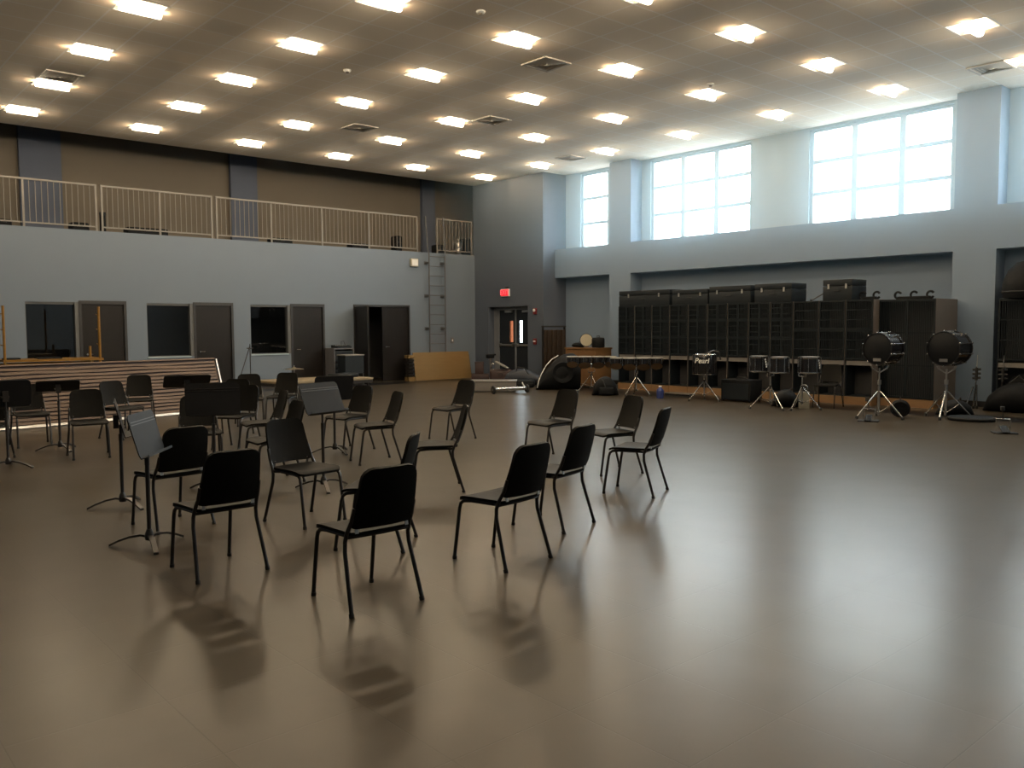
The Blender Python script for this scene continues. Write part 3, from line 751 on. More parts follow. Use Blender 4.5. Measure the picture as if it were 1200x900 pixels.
t = thing('plywood_riser', 'large birch plywood riser leaning against the far wall below the ladder', 'riser', (15.62, 21.02, 0), R(1.5))
LN = Matrix.Rotation(R(-11), 4, 'X')
m = MB(); m.box(LN @ Vector((0, 0, .425)), (2.16, .02, .85), LN); m.build('panel', M['ply'], t)
m = MB()
for x in (-.98, -.3, .4, 1.02): m.box(LN @ Vector((x, .045, .43)), (.05, .05, .78), LN)
m.box(LN @ Vector((1.085, .02, .40)), (.02, .05, .70), LN); m.build('frame', M['tube'], t)
t = thing('folded_riser', 'narrow folded riser standing on edge at the left end of the birch plywood riser', 'riser', (14.40, 21.02, 0), 0)
for y, n in ((-.03, 'board'), (.10, 'board')):
    for z0, z1 in ((.0, .12), (.68, .77)):
        m = MB(); m.b2(-.11, .11, y, y + .10, z0, z1); m.build(n, M['ply'], t)
m = MB()
for k in range(5): m.b2(-.095, .095, -.02, .19, .14 + .11 * k, .20 + .11 * k)
m.b2(-.10, .10, .06, .16, .12, .68); m.build('frame', M['tube'], t)

# ------------------------------------------------------------------ near the exit doors
def perp(x, y): return math.atan2(-x, y)     # yaw that turns local -y to the camera side
t = thing('flat_ramp', 'low grey carpeted platform with silver top edge on the floor before the exit', 'platform', (13.55, 16.20, 0), R(-44))
m = MB(); m.b2(-.55, .55, -.25, .25, .02, .25, .004); m.build('body', M['greyc'], t)
m = MB(); m.b2(-.57, .57, -.27, .27, .25, .285, .006); m.build('top', M['steel'], t)
t = thing('tube_dolly', 'white tube dolly on two dark wheels in front of the low grey platform', 'dolly', (13.42, 15.42, 0), R(-12))
m = MB(); m.cyl((-.42, 0, .12), (.42, 0, .12), .034, 12); m.cyl((-.42, .14, .10), (.42, .14, .10), .02, 10); m.build('tube', M['chrome'], t)
m = MB(); m.tube([(.42, .0, .12), (.38, .06, .20), (.40, .12, .24)], .016, 8); m.b2(.0, .42, .02, .12, .07, .09); m.build('bracket', M['steel'], t)
for x in (-.46, .46):
    w = MB(); w.lathe([(.02, -.02), (.09, -.022), (.10, -.012), (.10, .012), (.09, .022), (.02, .02)], 20, Matrix.Translation((x, 0, .10)) @ Matrix.Rotation(R(90), 4, 'Y')); wo = w.build('wheel', M['rubber'], t)
    w = MB(); w.cyl((x - .03, 0, .10), (x + .03, 0, .10), .03, 10); w.build('wheel_hub', M['chrome'], wo)
t = thing('wooden_crate', 'dark red lidded crate standing left of the exit doors', 'crate', (16.45, 20.35, 0), R(-40))
m = MB(); m.b2(-.24, .30, -.18, .18, 0, .16, .01); m.build('base', M['maroon'], t)
m = MB(); m.b2(-.13, .13, -.13, .13, .16, .50, .01); m.b2(-.14, .14, -.14, .14, .50, .53, .006); m.build('box', M['maroon'], t)
t = thing('display_post', 'short chrome post with black heads and a round foot before the exit doors', 'post', (16.0, 19.25, 0))
m = MB(); m.lathe([(0, 0), (.15, 0), (.15, .02), (.05, .04), (0, .04)], 20); m.build('foot', M['steel'], t)
m = MB(); m.cyl((0, 0, .03), (0, 0, .68), .035, 12); m.build('post', M['chrome'], t)
m = MB(); m.box((-.03, 0, .74), (.26, .12, .12), bev=.03); m.box((.12, 0, .78), (.10, .08, .05), bev=.015); m.build('head', M['bag'], t)
m = MB()
for z in (.18, .34, .50): m.cyl((0, -.05, z), (.05, -.06, z + .03), .018, 8)
m.build('clamp', M['chrome'], t)

def mound(mb, L, W, H, m=Matrix(), n=9, seg=18, f=None):
    rings = []
    for k in range(n + 1):
        s = k / n; x = -L / 2 + L * s
        e = max(.04, math.sin(PI * min(1, max(0, s))) ** .45); hh = H * e * (f(s) if f else 1)
        rings.append([m @ Vector((x, W / 2 * e * math.cos(a) * (1 if abs(math.cos(a)) < .9 else .96), max(0, hh * (.5 + .5 * math.sin(a))) if True else 0)) for a in [2 * PI * q / seg for q in range(seg)]])
    mb.loft(rings, True)
    return mb
t = thing('padded_case', 'maroon padded instrument case on the floor before the exit doors', 'case', (15.62, 18.35, 0), R(-45))
m = MB(); m.box((0, 0, .20), (.62, .42, .40), bev=.07, seg=3); m.build('shell', M['maroon'], t)
m = MB(); m.torus((0, -.21, .22), .07, .012, Matrix.Rotation(R(90), 4, 'X'), 12, 0, PI); m.build('handle', M['rubber'], t)
t = thing('foam_board', 'grey slanted board resting on top of the maroon padded case', 'board', (15.52, 18.22, .415), R(-48))
m = MB(); m.box((0.02, 0, .115), (.40, .28, .03), Matrix.Rotation(R(28), 4, 'Y'), bev=.006); m.build('panel', M['greyp'], t)
m = MB(); m.box((0.02, 0, .135), (.30, .20, .01), Matrix.Rotation(R(28), 4, 'Y')); m.build('pad', M['greyc'], t)
t = thing('duffel_bag', 'navy slumped duffel bag right of the maroon padded case', 'bag', (15.75, 17.45, 0), R(-48))
m = MB(); mound(m, 1.35, .5, .48, f=lambda s: 1.05 - .62 * s * s); m.build('body', M['navy'], t)
m = MB(); m.tube([(-.25, -.16, .38), (-.2, -.24, .50), (0, -.26, .46), (.1, -.2, .30)], .014, 6); m.build('strap', M['rubber'], t)
t = thing('flat_case', 'flat black case on the floor in front of the navy duffel bag', 'case', (14.95, 16.85, 0), R(-50))
m = MB(); m.box((0, 0, .10), (.85, .34, .20), bev=.06, seg=3); m.build('shell', M['bag'], t)
m = MB(); m.b2(-.42, .42, -.175, .175, .095, .108); m.build('seam', M['rubber'], t)
t = thing('sousaphone_case', 'big rounded black sousaphone case with white trim, right of the bags', 'case', (15.10, 15.50, 0), R(-44))
m = MB(); prof = []
for k in range(13):
    s = k / 12; x = -.56 + 1.12 * s
    h = .92 * (math.sin(PI * min(.5, s * .62 + .03)) ** .9) * (1 if s < .82 else 1 - .22 * ((s - .82) / .18) ** 2)
    w = .16 + .18 * math.sin(PI * s)
    prof.append([Vector((x, w * (.95 * math.cos(a)), max(.0, h * (.5 + .5 * math.sin(a))))) for a in [2 * PI * q / 20 for q in range(20)]])
m.loft(prof, True); m.build('shell', M['bag'], t)
m = MB(); m.tube([(-.53, -.20, .06), (-.50, -.22, .22), (-.42, -.24, .42), (-.30, -.25, .63), (-.16, -.22, .78), (0, -.16, .87)], .011, 6); m.build('trim', M['white'], t)
m = MB(); m.lathe([(.0, .0), (.12, .0), (.19, .05), (.26, .06), (.27, .03)], 24, Matrix.Translation((.12, -.27, .45)) @ Matrix.Rotation(R(90), 4, 'X')); m.build('bell_pocket', M['bag'], t)
t = thing('folded_screen', 'folded brown slatted screen standing at the corner right of the exit doors', 'screen', (17.28, 17.92, 0))
for k in range(9):
    m = MB(); x = -.38 + .095 * k; m.b2(x - .035, x + .035, -.06 - .03 * (k % 2), .06 - .03 * (k % 2), .05, 1.50, .004); m.build('slat', M['brownslat'], t)
m = MB(); m.b2(-.45, .45, -.05, .05, 1.58, 1.62); m.b2(-.45, -.42, -.03, .03, 0, 1.62); m.b2(.42, .45, -.03, .03, 0, 1.62); m.b2(-.42, .42, -.12, .12, .02, .05); m.build('frame', M['tube'], t)

# wooden bass cabinet with things on it
t = thing('plywood_cabinet', 'orange plywood cabinet behind the left marching drums', 'cabinet', (16.42, 15.72, 0))
m = MB(); m.b2(-.30, .30, -.55, .55, .04, .08); m.b2(-.30, .30, -.55, -.51, .08, 1.0); m.b2(-.30, .30, .51, .55, .08, 1.0); m.b2(.26, .30, -.51, .51, .08, 1.0); m.b2(-.32, .32, -.57, .57, 1.0, 1.04); m.build('carcass', M['crate'], t)
m = MB(); m.b2(-.30, -.27, -.50, .50, .72, .98); m.build('drawer_front', M['crate'], t)
m = MB(); m.b2(-.29, -.26, -.50, -.02, .10, .70); m.build('door', M['crate'], t)
m = MB(); m.b2(-.29, -.26, .02, .50, .10, .70); m.build('door', M['crate'], t)
t = thing('marching_drum', 'drum with cream head tilted up on top of the orange plywood cabinet', 'drum', (16.35, 15.72, 1.065), R(45))
DT = Matrix.Translation((0, 0, .17)) @ Matrix.Rotation(R(-80), 4, 'Y')
m = MB(); m.lathe([(.165, -.14), (.165, .0)], 24, DT); m.build('shell', M['drum'], t)
m = MB(); m.lathe([(0, .004), (.155, .004), (.16, 0), (.0, -.01)], 24, DT); m.build('head', M['chead'], t)
m = MB(); m.torus((0, 0, 0), .167, .009, DT, 24); m.build('hoop', M['drum'], t)
t = thing('gear_bag', 'black gear bag lying left of the cream drum on the orange plywood cabinet', 'bag', (16.42, 16.08, 1.04), R(90))
m = MB(); mound(m, .36, .40, .13); m.build('body', M['bag'], t)
m = MB(); m.tube([(-.08, -.05, .10), (0, -.07, .16), (.08, -.05, .10)], .009, 6); m.build('strap', M['rubber'], t)
t = thing('drum_case', 'round black drum case right of the cream drum on the orange plywood cabinet', 'case', (16.42, 15.36, 1.04))
m = MB(); m.lathe([(0, 0), (.155, 0), (.17, .03), (.17, .22), (.15, .26), (0, .27)], 22); m.build('shell', M['bag'], t)
m = MB(); m.b2(-.06, .06, -.02, .02, .27, .275); m.tube([(-.06, 0, .27), (-.04, 0, .31), (.04, 0, .31), (.06, 0, .27)], .008, 6); m.build('handle', M['rubber'], t)

# ------------------------------------------------------------------ marching tenor drums
def tenor_set(x, y, rz, label):
    t = thing('tenor_drum_set', label, 'drums', (x, y, .56), R(rz), group='marching tenor drum sets')
    for k, (px, py, r, h) in enumerate(((-.46, .02, .135, .22), (-.16, .0, .15, .24), (.16, .0, .15, .24), (.46, .02, .135, .22))):
        seg = 24; m = MB(); top = .31
        def rr(rad, za, zb):
            out = []
            for q in range(seg):
                a = 2 * PI * q / seg; cx_, cy_ = px + rad * math.cos(a), py + rad * math.sin(a)
                out.append(Vector((cx_, cy_, za + zb * math.sin(a))))
            return out
        m.loft([rr(r, top - h + .02, -.085), rr(r, top, 0)], False); dr = m.build('drum_shell', M['drum'], t)
        m = MB(); m.loft([rr(r + .008, top - .015, 0), rr(r + .008, top + .008, 0), rr(r - .004, top + .010, 0), rr(r - .01, top, 0)], False); m.build('rim', M['whead'], dr)
        m = MB(); m.loft([rr(.001, top, 0), rr(r - .008, top, 0)], False); m.build('drum_head', M['whead'], dr)
        m = MB(); m.loft([rr(.001, top - h + .03, .0), rr(r - .003, top - h + .024, -.083)], False); m.build('open_bottom', M['clear'], dr)
        m = MB()
        for q in range(6):
            a = 2 * PI * q / 6 + .3; m.cyl((px + (r + .012) * math.cos(a), py + (r + .012) * math.sin(a), top - .13), (px + (r + .012) * math.cos(a), py + (r + .012) * math.sin(a), top), .006, 6)
        m.build('tension_rod', M['chrome'], dr)
    m = MB(); m.b2(-.5, .5, .10, .13, .12, .16); m.tube([(-.46, .12, .14), (0, .03, .12), (.46, .12, .14)], .014, 8); m.cyl((0, .03, .025), (0, .03, .12), .02, 10); m.build('carrier_bar', M['chrome'], t)
    return t
def tripod(name, x, y, ztop, label, legz=.42, spread=.33, rot=20, mt='chrome', group=None, cat='stand'):
    t = thing(name, label, cat, (x, y, 0), R(rot), group=group)
    m = MB(); m.cyl((0, 0, .10), (0, 0, ztop), .016, 10); m.build('pole', M[mt], t)
    m = MB(); m.cyl((0, 0, legz - .03), (0, 0, legz + .03), .026, 10); m.cyl((0, 0, .12), (0, 0, .15), .024, 10); m.cyl((.0, 0, legz), (.06, 0, legz), .008, 6); m.build('collar', M['rubber'], t)
    for k in range(3):
        a = 2 * PI * k / 3; c, s = math.cos(a), math.sin(a)
        m = MB(); m.tube([(.02 * c, .02 * s, legz), (spread * c, spread * s, .02)], .011, 8); m.tube([(.01 * c, .01 * s, .135), (spread * .55 * c, spread * .55 * s, legz - (legz - .02) * .54)], .007, 6); lg = m.build('leg', M[mt], t)
        m = MB(); m.lathe([(0, 0), (.022, 0), (.024, .02), (.014, .045), (0, .05)], 10, Matrix.Translation((spread * c, spread * s, 0))); m.build('rubber_foot', M['rubber'], lg)
    m = MB(); m.tube([(-.16, 0, ztop + .06), (-.15, 0, ztop), (.15, 0, ztop), (.16, 0, ztop + .06)], .011, 8); m.build('cradle', M[mt], t)
    return t
tripod('drum_stand', 15.0, 14.25, .49, 'chrome tripod under the left set of marching tenor drums', rot=15, group='drum stands')
tenor_set(15.0, 14.25, -44, 'left set of marching tenor drums with white heads before the plywood cabinet')
tripod('drum_stand', 15.02, 12.85, .52, 'chrome tripod under the right set of marching tenor drums', rot=50, group='drum stands')
tenor_set(15.02, 12.85, -48, 'right set of marching tenor drums with white heads before the dark cabinets')

t = thing('backpack', 'black backpack heap on the floor between the two tenor drum sets', 'bag', (14.62, 13.45, 0), R(-46))
m = MB(); mound(m, .62, .42, .44); m.build('body', M['bag'], t)
m = MB(); m.box((.02, -.19, .11), (.34, .12, .18), bev=.04, seg=3); m.build('pocket', M['bag'], t)
m = MB(); m.tube([(-.1, -.1, .40), (-.05, -.2, .34), (.0, -.24, .2)], .013, 6); m.build('strap', M['rubber'], t)
t = thing('water_jug', 'blue plastic water jug on the floor before the dark cabinets', 'jug', (14.85, 12.02, 0))
m = MB(); m.lathe([(0, 0), (.075, 0), (.08, .02), (.08, .17), (.07, .20), (.035, .225), (.03, .25), (0, .25)], 18); m.build('body', M['blue'], t)
m = MB(); m.cyl((0, 0, .25), (0, 0, .275), .034, 12); m.build('cap', M['white'], t)
m = MB(); m.tube([(.07, 0, .18), (.12, 0, .16), (.12, 0, .08), (.08, 0, .06)], .01, 6); m.build('handle', M['blue'], t)

# ------------------------------------------------------------------ concert drums before the cabinets
t = tripod('drum_stand', 15.0, 10.95, .49, 'chrome tripod under the drum with the white script logo', rot=35, spread=.36, group='drum stands')
t = thing('marching_drum', 'dark drum with white script logo on a chrome tripod', 'drum', (15.0, 10.95, .57), R(-54))
m = MB(); m.lathe([(.0, 0), (.235, 0), (.24, .01), (.24, .40), (.235, .41)], 32); m.build('shell', M['drum'], t)
m = MB(); m.lathe([(0, .412), (.23, .412), (.236, .40)], 32); m.build('head', M['whead'], t)
m = MB(); m.torus((0, 0, .415), .243, .010, None, 32); m.build('hoop', M['chrome'], t)
m = MB(); m.torus((0, 0, .0), .243, .010, None, 32); m.build('hoop', M['drum'], t)
m = MB()
for q in range(8):
    a = 2 * PI * q / 8 + .2; m.cyl((.252 * math.cos(a), .252 * math.sin(a), .02), (.252 * math.cos(a), .252 * math.sin(a), .40), .006, 6)
m.build('tension_rod', M['tube'], t)
fc = bpy.data.curves.new('logo', 'FONT'); fc.body = 'Pearl'; fc.size = .15; fc.align_x = 'CENTER'; fc.align_y = 'CENTER'; fc.extrude = .002; fc.offset = .002; fc.shear = .2
fo = text_mesh('logo', fc); fo.parent = t; fo.location = (-.06, -.242, .29); fo.rotation_euler = (R(90), 0, R(-12)); fo.data.materials.clear(); fo.data.materials.append(M['logo'])
m = MB(); m.tube([(.05, .05, .44), (.18, .10, .50), (.30, .12, .46), (.33, .12, .30)], .016, 8); m.tube([(.0, .05, .43), (.12, .02, .45)], .012, 6); m.build('carrier_hook', M['tube'], t)

def snare(x, y, z, rz, label, r=.17, h=.30):
    t = thing('snare_drum', label, 'drum', (x, y, z), R(rz), group='snare drums on stands')
    m = MB(); m.lathe([(r, 0), (r, h)], 28); m.build('shell', M['drum'], t)
    m = MB(); m.lathe([(0, h + .003), (r - .006, h + .003), (r, h - .004)], 28); m.build('head', M['whead'], t)
    m = MB(); m.lathe([(0, .003), (r - .004, .003)], 28); m.build('bottom_head', M['head'], t)
    m = MB(); m.lathe([(r + .006, h - .028), (r + .010, h - .01), (r + .009, h + .008), (r - .004, h + .008)], 28); m.build('hoop', M['chrome'], t)
    m = MB(); m.lathe([(r + .006, -.004), (r + .010, .008), (r + .008, .026)], 28); m.build('hoop', M['chrome'], t)
    for q in range(8):
        a = 2 * PI * q / 8; c, s = math.cos(a), math.sin(a); m = MB()
        m.cyl(((r + .016) * c, (r + .016) * s, .0), ((r + .016) * c, (r + .016) * s, h), .0065, 6); m.box(((r + .008) * c, (r + .008) * s, h * .5), (.02, .016, .07), rotz(a)); m.build('tension_rod', M['chrome'], t)
    m = MB()
    for q in range(4): m.box((r * math.cos(R(-105 - 4 * q)), r * math.sin(R(-105 - 4 * q)) - .004, h * .35 + .045 * q), (.03, .006, .035), rotz(R(-15)))
    m.build('badge', M['logo'], t)
    return t
tripod('drum_stand', 14.42, 9.00, .63, 'chrome stand under the left two snare drums', rot=10, spread=.38, group='drum stands')
snare(14.52, 9.32, .70, 10, 'leftmost of the three snare drums on stands before the cabinets')
snare(14.36, 8.78, .70, 60, 'middle of the three snare drums on stands before the cabinets')
tripod('drum_stand', 14.70, 8.50, .63, 'chrome stand with a metal box beside it, under the rightmost snare drum', rot=55, spread=.34, group='drum stands')
snare(14.70, 8.36, .70, 25, 'rightmost of the three snare drums on stands before the cabinets', .19)
t = thing('metal_box', 'small beige metal box with loop handle on the floor under the rightmost snare drum', 'box', (14.98, 8.62, 0), R(-60))
m = MB(); m.b2(-.10, .10, -.08, .08, 0, .32, .008); m.build('body', M['beige'], t)
m = MB(); m.tube([(-.06, 0, .32), (-.06, 0, .42), (-.03, 0, .45), (.03, 0, .45), (.06, 0, .42), (.06, 0, .32)], .012, 8); m.build('handle', M['chrome'], t)
t = thing('drum_bag', 'round black drum bag on the floor under the snare drums', 'bag', (15.05, 9.05, 0))
m = MB(); mound(m, .55, .5, .34, rotz(R(-60))); m.build('body', M['bag'], t)
m = MB(); m.tube([(-.08, -.1, .32), (0, -.14, .38), (.08, -.1, .32)], .01, 6); m.build('handle', M['rubber'], t)
t = thing('amplifier', 'black square amplifier cabinet on the floor left of the snare drums', 'amplifier', (15.55, 10.40, 0), R(0))
m = MB(); m.b2(-.22, .22, -.36, .36, .02, .46, .012); m.build('body', M['bag'], t)
m = MB(); m.b2(-.228, -.22, -.32, .32, .05, .38); m.build('speaker_cloth', M['trunk'], t)
m = MB(); m.tube([(0, -.12, .46), (0, -.10, .50), (0, .10, .50), (0, .12, .46)], .010, 6); m.build('handle', M['rubber'], t)
for x in (-.18, .18):
    for y in (-.32, .32):
        m = MB(); m.cyl((x, y, 0), (x, y, .025), .02, 8); m.build('foot', M['rubber'], t)
t = thing('floor_tray', 'small dark flat tray on the floor before the cabinet plinths', 'tray', (15.9, 12.3, 0))
m = MB(); m.b2(-.10, .10, -.35, .35, 0, .025, .004); m.build('tray', M['bag'], t)
m = MB(); m.b2(-.11, -.095, -.36, .36, .025, .05); m.b2(.095, .11, -.36, .36, .025, .05); m.build('edge', M['greyp'], t)

# ------------------------------------------------------------------ bass drums on tall stands
def bass_drum(x, y, zc, ang, r, dpt, label):
    t = thing('bass_drum', label, 'drum', (x, y, zc), R(ang), group='bass drums on tall stands')
    A = Matrix.Rotation(R(-90), 4, 'Y')           # local z of the lathe -> -x, the struck head faces -x
    m = MB(); m.lathe([(r, -dpt / 2), (r, dpt / 2)], 36, A); m.build('shell', M['drum'], t)
    for s, nm in ((1, 'head'), (-1, 'rear_head')):
        m = MB(); m.lathe([(0, s * (dpt / 2 + .004)), (r - .01, s * (dpt / 2 + .004)), (r - .002, s * dpt / 2)], 36, A); m.build(nm, M['head'], t)
        m = MB(); m.lathe([(r + .002, s * (dpt / 2 - .03)), (r + .016, s * (dpt / 2 - .03)), (r + .016, s * (dpt / 2 + .012)), (r - .004, s * (dpt / 2 + .012))], 36, A); m.build('hoop', M['drum'], t)
    for q in range(10):
        a = 2 * PI * q / 10 + .3; c, s_ = math.cos(a), math.sin(a); m = MB()
        m.cyl((-dpt / 2 - .02, (r + .022) * c, (r + .022) * s_), (dpt / 2 + .02, (r + .022) * c, (r + .022) * s_), .006, 6)
        for e in (-1, 1): m.box((e * (dpt / 2 + .005), (r + .02) * c, (r + .02) * s_), (.03, .026, .026), bev=.004); m.cyl((e * .06, (r + .012) * c, (r + .012) * s_), (e * .10, (r + .012) * c, (r + .012) * s_), .012, 8)
        m.build('claw', M['chrome'], t)
    m = MB(); m.box((-dpt / 2 - .006, 0, -r * .72), (.003, .14, .05), bev=.0); m.build('badge', M['steel'], t)
    m = MB(); m.b2(-.10, .02, -.05, .05, r + .0, r + .02); m.build('mount_plate', M['steel'], t)
    return t
def drum_tower(x, y, ztop, label, rot):
    t = thing('drum_tower_stand', label, 'stand', (x, y, 0), R(rot), group='tall bass drum stands')
    m = MB(); m.cyl((0, 0, .05), (0, 0, .62), .022, 12); m.build('lower_tube', M['chrome'], t)
    m = MB(); m.cyl((0, 0, .62), (0, 0, ztop), .015, 10); m.build('upper_tube', M['steel'], t)
    m = MB(); m.cyl((0, 0, .58), (0, 0, .66), .032, 12); m.box((.04, 0, .62), (.05, .02, .03)); m.build('clamp', M['steel'], t)
    for k in range(3):
        a = 2 * PI * k / 3; c, s = math.cos(a), math.sin(a)
        m = MB(); m.tube([(.025 * c, .025 * s, .46), (.42 * c, .42 * s, .03)], .013, 8); m.tube([(.02 * c, .02 * s, .10), (.22 * c, .22 * s, .25)], .008, 6); lg = m.build('leg', M['chrome'], t)
        m = MB(); m.cyl((.42 * c, .42 * s, 0), (.405 * c, .405 * s, .05), .026, 8); m.build('rubber_foot', M['rubber'], lg)
    m = MB(); m.tube([(-.06, -.14, ztop + .05), (-.05, -.12, ztop), (.0, 0, ztop - .08), (-.05, .12, ztop), (-.06, .14, ztop + .05)], .010, 8); m.tube([(.06, -.14, ztop + .05), (.05, -.12, ztop), (.0, 0, ztop - .08), (.05, .12, ztop), (.06, .14, ztop + .05)], .010, 8); m.build('cradle', M['steel'], t)
    return t
drum_tower(14.28, 6.82, .86, 'tall chrome stand under the left bass drum', 30)
bass_drum(14.32, 6.78, 1.19, -6, .255, .36, 'left black bass drum on a tall chrome stand')
drum_tower(15.1, 6.05, .84, 'tall chrome stand under the right bass drum', 190)
bass_drum(15.15, 6.03, 1.19, -6, .275, .38, 'right black bass drum on a tall chrome stand, before the pier')
def pedal(x, y, rz, label):
    t = thing('drum_pedal', label, 'drum pedal', (x, y, 0), R(rz), group='bass drum pedals')
    m = MB(); m.b2(-.16, .16, -.12, .12, 0, .02, .004); m.build('base_plate', M['tube'], t)
    m = MB(); m.box((0, -.02, .06), (.10, .26, .012), Matrix.Rotation(R(16), 4, 'X')); m.build('footboard', M['bag'], t)
    m = MB(); m.tube([(-.09, .09, .02), (-.09, .09, .20), (.09, .09, .20), (.09, .09, .02)], .012, 8); m.build('yoke', M['chrome'], t)
    m = MB(); m.cyl((0, .09, .20), (-.03, .02, .36), .006, 6); m.lathe([(0, -.03), (.028, -.03), (.03, .03), (0, .03)], 10, Matrix.Translation((-.03, .02, .36))); m.build('beater', M['rubber'], t)
    return t
pedal(13.72, 6.72, -70, 'black drum pedal on the floor left of the left bass drum stand')
pedal(13.62, 4.62, -60, 'black drum pedal on the floor cut by the right edge of the photo')
t = thing('floor_pad', 'flat round black practice pad on the floor right of the right bass drum stand', 'pad', (15.1, 5.62, 0))
m = MB(); m.lathe([(0, 0), (.36, 0), (.37, .03), (.34, .06), (0, .07)], 28); m.build('pad', M['bag'], t)
m = MB(); m.torus((0, 0, .045), .36, .012, None, 28); m.build('rim', M['rubber'], t)
t = thing('drum_bag', 'black drum bag on the floor behind the right bass drum stand', 'bag', (15.75, 6.15, 0))
m = MB(); mound(m, .62, .4, .28, rotz(R(-65))); m.build('body', M['bag'], t)
m = MB(); m.tube([(-.08, -.06, .25), (0, -.09, .31), (.08, -.06, .25)], .01, 6); m.build('handle', M['rubber'], t)
t = thing('cymbal_bag', 'small round black bag at the foot of the left bass drum stand', 'bag', (14.65, 6.62, 0), R(25))
m = MB(); m.lathe([(0, -.05), (.13, -.05), (.16, 0), (.13, .05), (0, .05)], 22, Matrix.Translation((.0, 0, .16)) @ Matrix.Rotation(R(80), 4, 'Y')); m.build('body', M['bag'], t)
m = MB(); m.torus((0, 0, .31), .04, .008, Matrix.Rotation(R(90), 4, 'X'), 12, 0, PI); m.build('handle', M['rubber'], t)

def folded_stand(x, y, s, label, mt):
    t = thing('folded_cymbal_stand', label, 'stand', (x, y, 0), R(-60), group='folded cymbal stands by the pier')
    for dx, h in ((-.10, .42), (.03, .50), (.09, .46)):
        m = MB(); m.tube([(dx, 0, .03), (dx * .3 + .05, 0, h * s)], .014, 8); lg = m.build('leg', M[mt], t)
        m = MB(); m.cyl((dx, 0, 0), (dx * .97, 0, .05), .02, 8); m.build('rubber_foot', M['rubber'], lg)
    m = MB(); m.cyl((.05, 0, .06), (.07, 0, .80 * s), .012, 8); m.build('pole', M[mt], t)
    m = MB()
    for z in (.58, .66, .74): m.cyl((.0, 0, z * s), (.14, 0, z * s + .01), .022, 8)
    m.cyl((.065, 0, .54 * s), (.07, 0, .78 * s), .028, 10); m.build('wing_nut', M['rubber'], t)
    m = MB(); m.tube([(.07, 0, .78 * s), (.08, 0, 1.02 * s)], [.012, .006], 8); m.build('tip', M['steel'], t)
folded_stand(17.2, 6.42, 1.0, 'folded chrome cymbal stand leaning upright in front of the pier', 'chrome')
folded_stand(17.25, 5.98, 1.0, 'dark folded cymbal stand at the right edge of the pier', 'tube')

# ------------------------------------------------------------------ storage cabinets
CD = 1.08
def grille_door(w, h):
    m = MB(); e = .03
    m.b2(0, .02, -w / 2, -w / 2 + e, 0, h); m.b2(0, .02, w / 2 - e, w / 2, 0, h); m.b2(0, .02, -w / 2 + e, w / 2 - e, 0, e); m.b2(0, .02, -w / 2 + e, w / 2 - e, h - e, h)
    n = max(3, int((w - 2 * e) / .028))
    for k in range(1, n): y = -w / 2 + e + (w - 2 * e) * k / n; m.b2(.006, .014, y - .006, y + .006, e, h - e)
    for k in range(1, 3): m.b2(.004, .016, -w / 2 + e, w / 2 - e, h * k / 3 - .008, h * k / 3 + .008)
    return m
def cabinet(x, yc, w, rows, cols, label, fascia=True, H=2.10):
    t = thing('storage_cabinet', label, 'cabinet', (x, yc, 0), 0, group='instrument storage cabinets')
    b = MB(); th = .02
    b.b2(.02, CD, -w / 2, -w / 2 + th, .16, H); b.b2(.02, CD, w / 2 - th, w / 2, .16, H); b.b2(CD - .02, CD, -w / 2 + th, w / 2 - th, .16, H)
    b.b2(.02, CD - .02, -w / 2 + th, w / 2 - th, H - th, H); b.b2(.02, CD - .02, -w / 2 + th, w / 2 - th, .16, .18)
    for z0, z1 in rows: b.b2(.02, CD - .02, -w / 2 + th, w / 2 - th, z0 - .012, z0 + .004)
    b.build('carcass', M['trunk'], t)
    sd = MB(); sd.b2(.0, CD, -w / 2 - .004, -w / 2 - .0005, .16, H); sd.build('side_panel', M['taupe'], t)
    p = MB(); p.b2(.0, CD, -w / 2 + .002, w / 2 - .002, 0, .158); p.build('plinth', M['plinth'], t)
    dw = (w - .012) / cols
    for z0, z1 in rows:
        d0 = None
        for k in range(cols):
            y = -w / 2 + .006 + dw * (k + .5)
            if d0 is None: d0 = grille_door(dw - .006, z1 - z0 - .012).build('door', M['grille'], t); d0.location = (0, y, z0 + .006)
            else: q = d0.copy(); COL.objects.link(q); q.parent = t; q.location = (0, y, z0 + .006)
    if fascia:
        f = MB(); f.b2(.03, .05, -w / 2 + .02, w / 2 - .02, .79, .88); f.build('lit_slot_panel', M['fascia'], t)  # pale panel added in place of the lit open slot
    i = MB(); i.b2(.40, .42, -w / 2 + th, w / 2 - th, .182, H - th); i.build('inner_panel', M['dark'], t)
    return t
names = ['first', 'second', 'third', 'fourth', 'fifth', 'sixth', 'seventh', 'eighth', 'ninth']
w = (14.65 - 9.72) / 9
for k in range(9):
    yc = 14.65 - w * (k + .5)
    cabinet(16.4, yc, w - .006, [(.90, 1.32), (1.32, 1.72), (1.72, 2.10)], 2, 'tall dark cabinet of six grille lockers, %s from the left' % names[k])
w2 = (9.72 - 7.98) / 3
for k, nm in enumerate(('just right of the six-locker cabinets', 'middle one of three with two large grilles', 'beside the recessed full-height grille cabinet')):
    cabinet(16.4, 9.72 - w2 * (k + .5), w2 - .006, [(.90, 1.50), (1.50, 2.10)], 1, 'dark cabinet with two large grille doors, ' + nm)
CD = .98
cabinet(16.62, 7.43, 1.09, [(.17, 2.08)], 2, 'full-height dark grille cabinet with taupe side behind the bass drums', fascia=False, H=2.09)
CD = .72
cabinet(17.38, 5.12, 1.9, [(.92, 2.06)], 3, 'dark cabinet in the alcove at the far right edge', H=2.08)

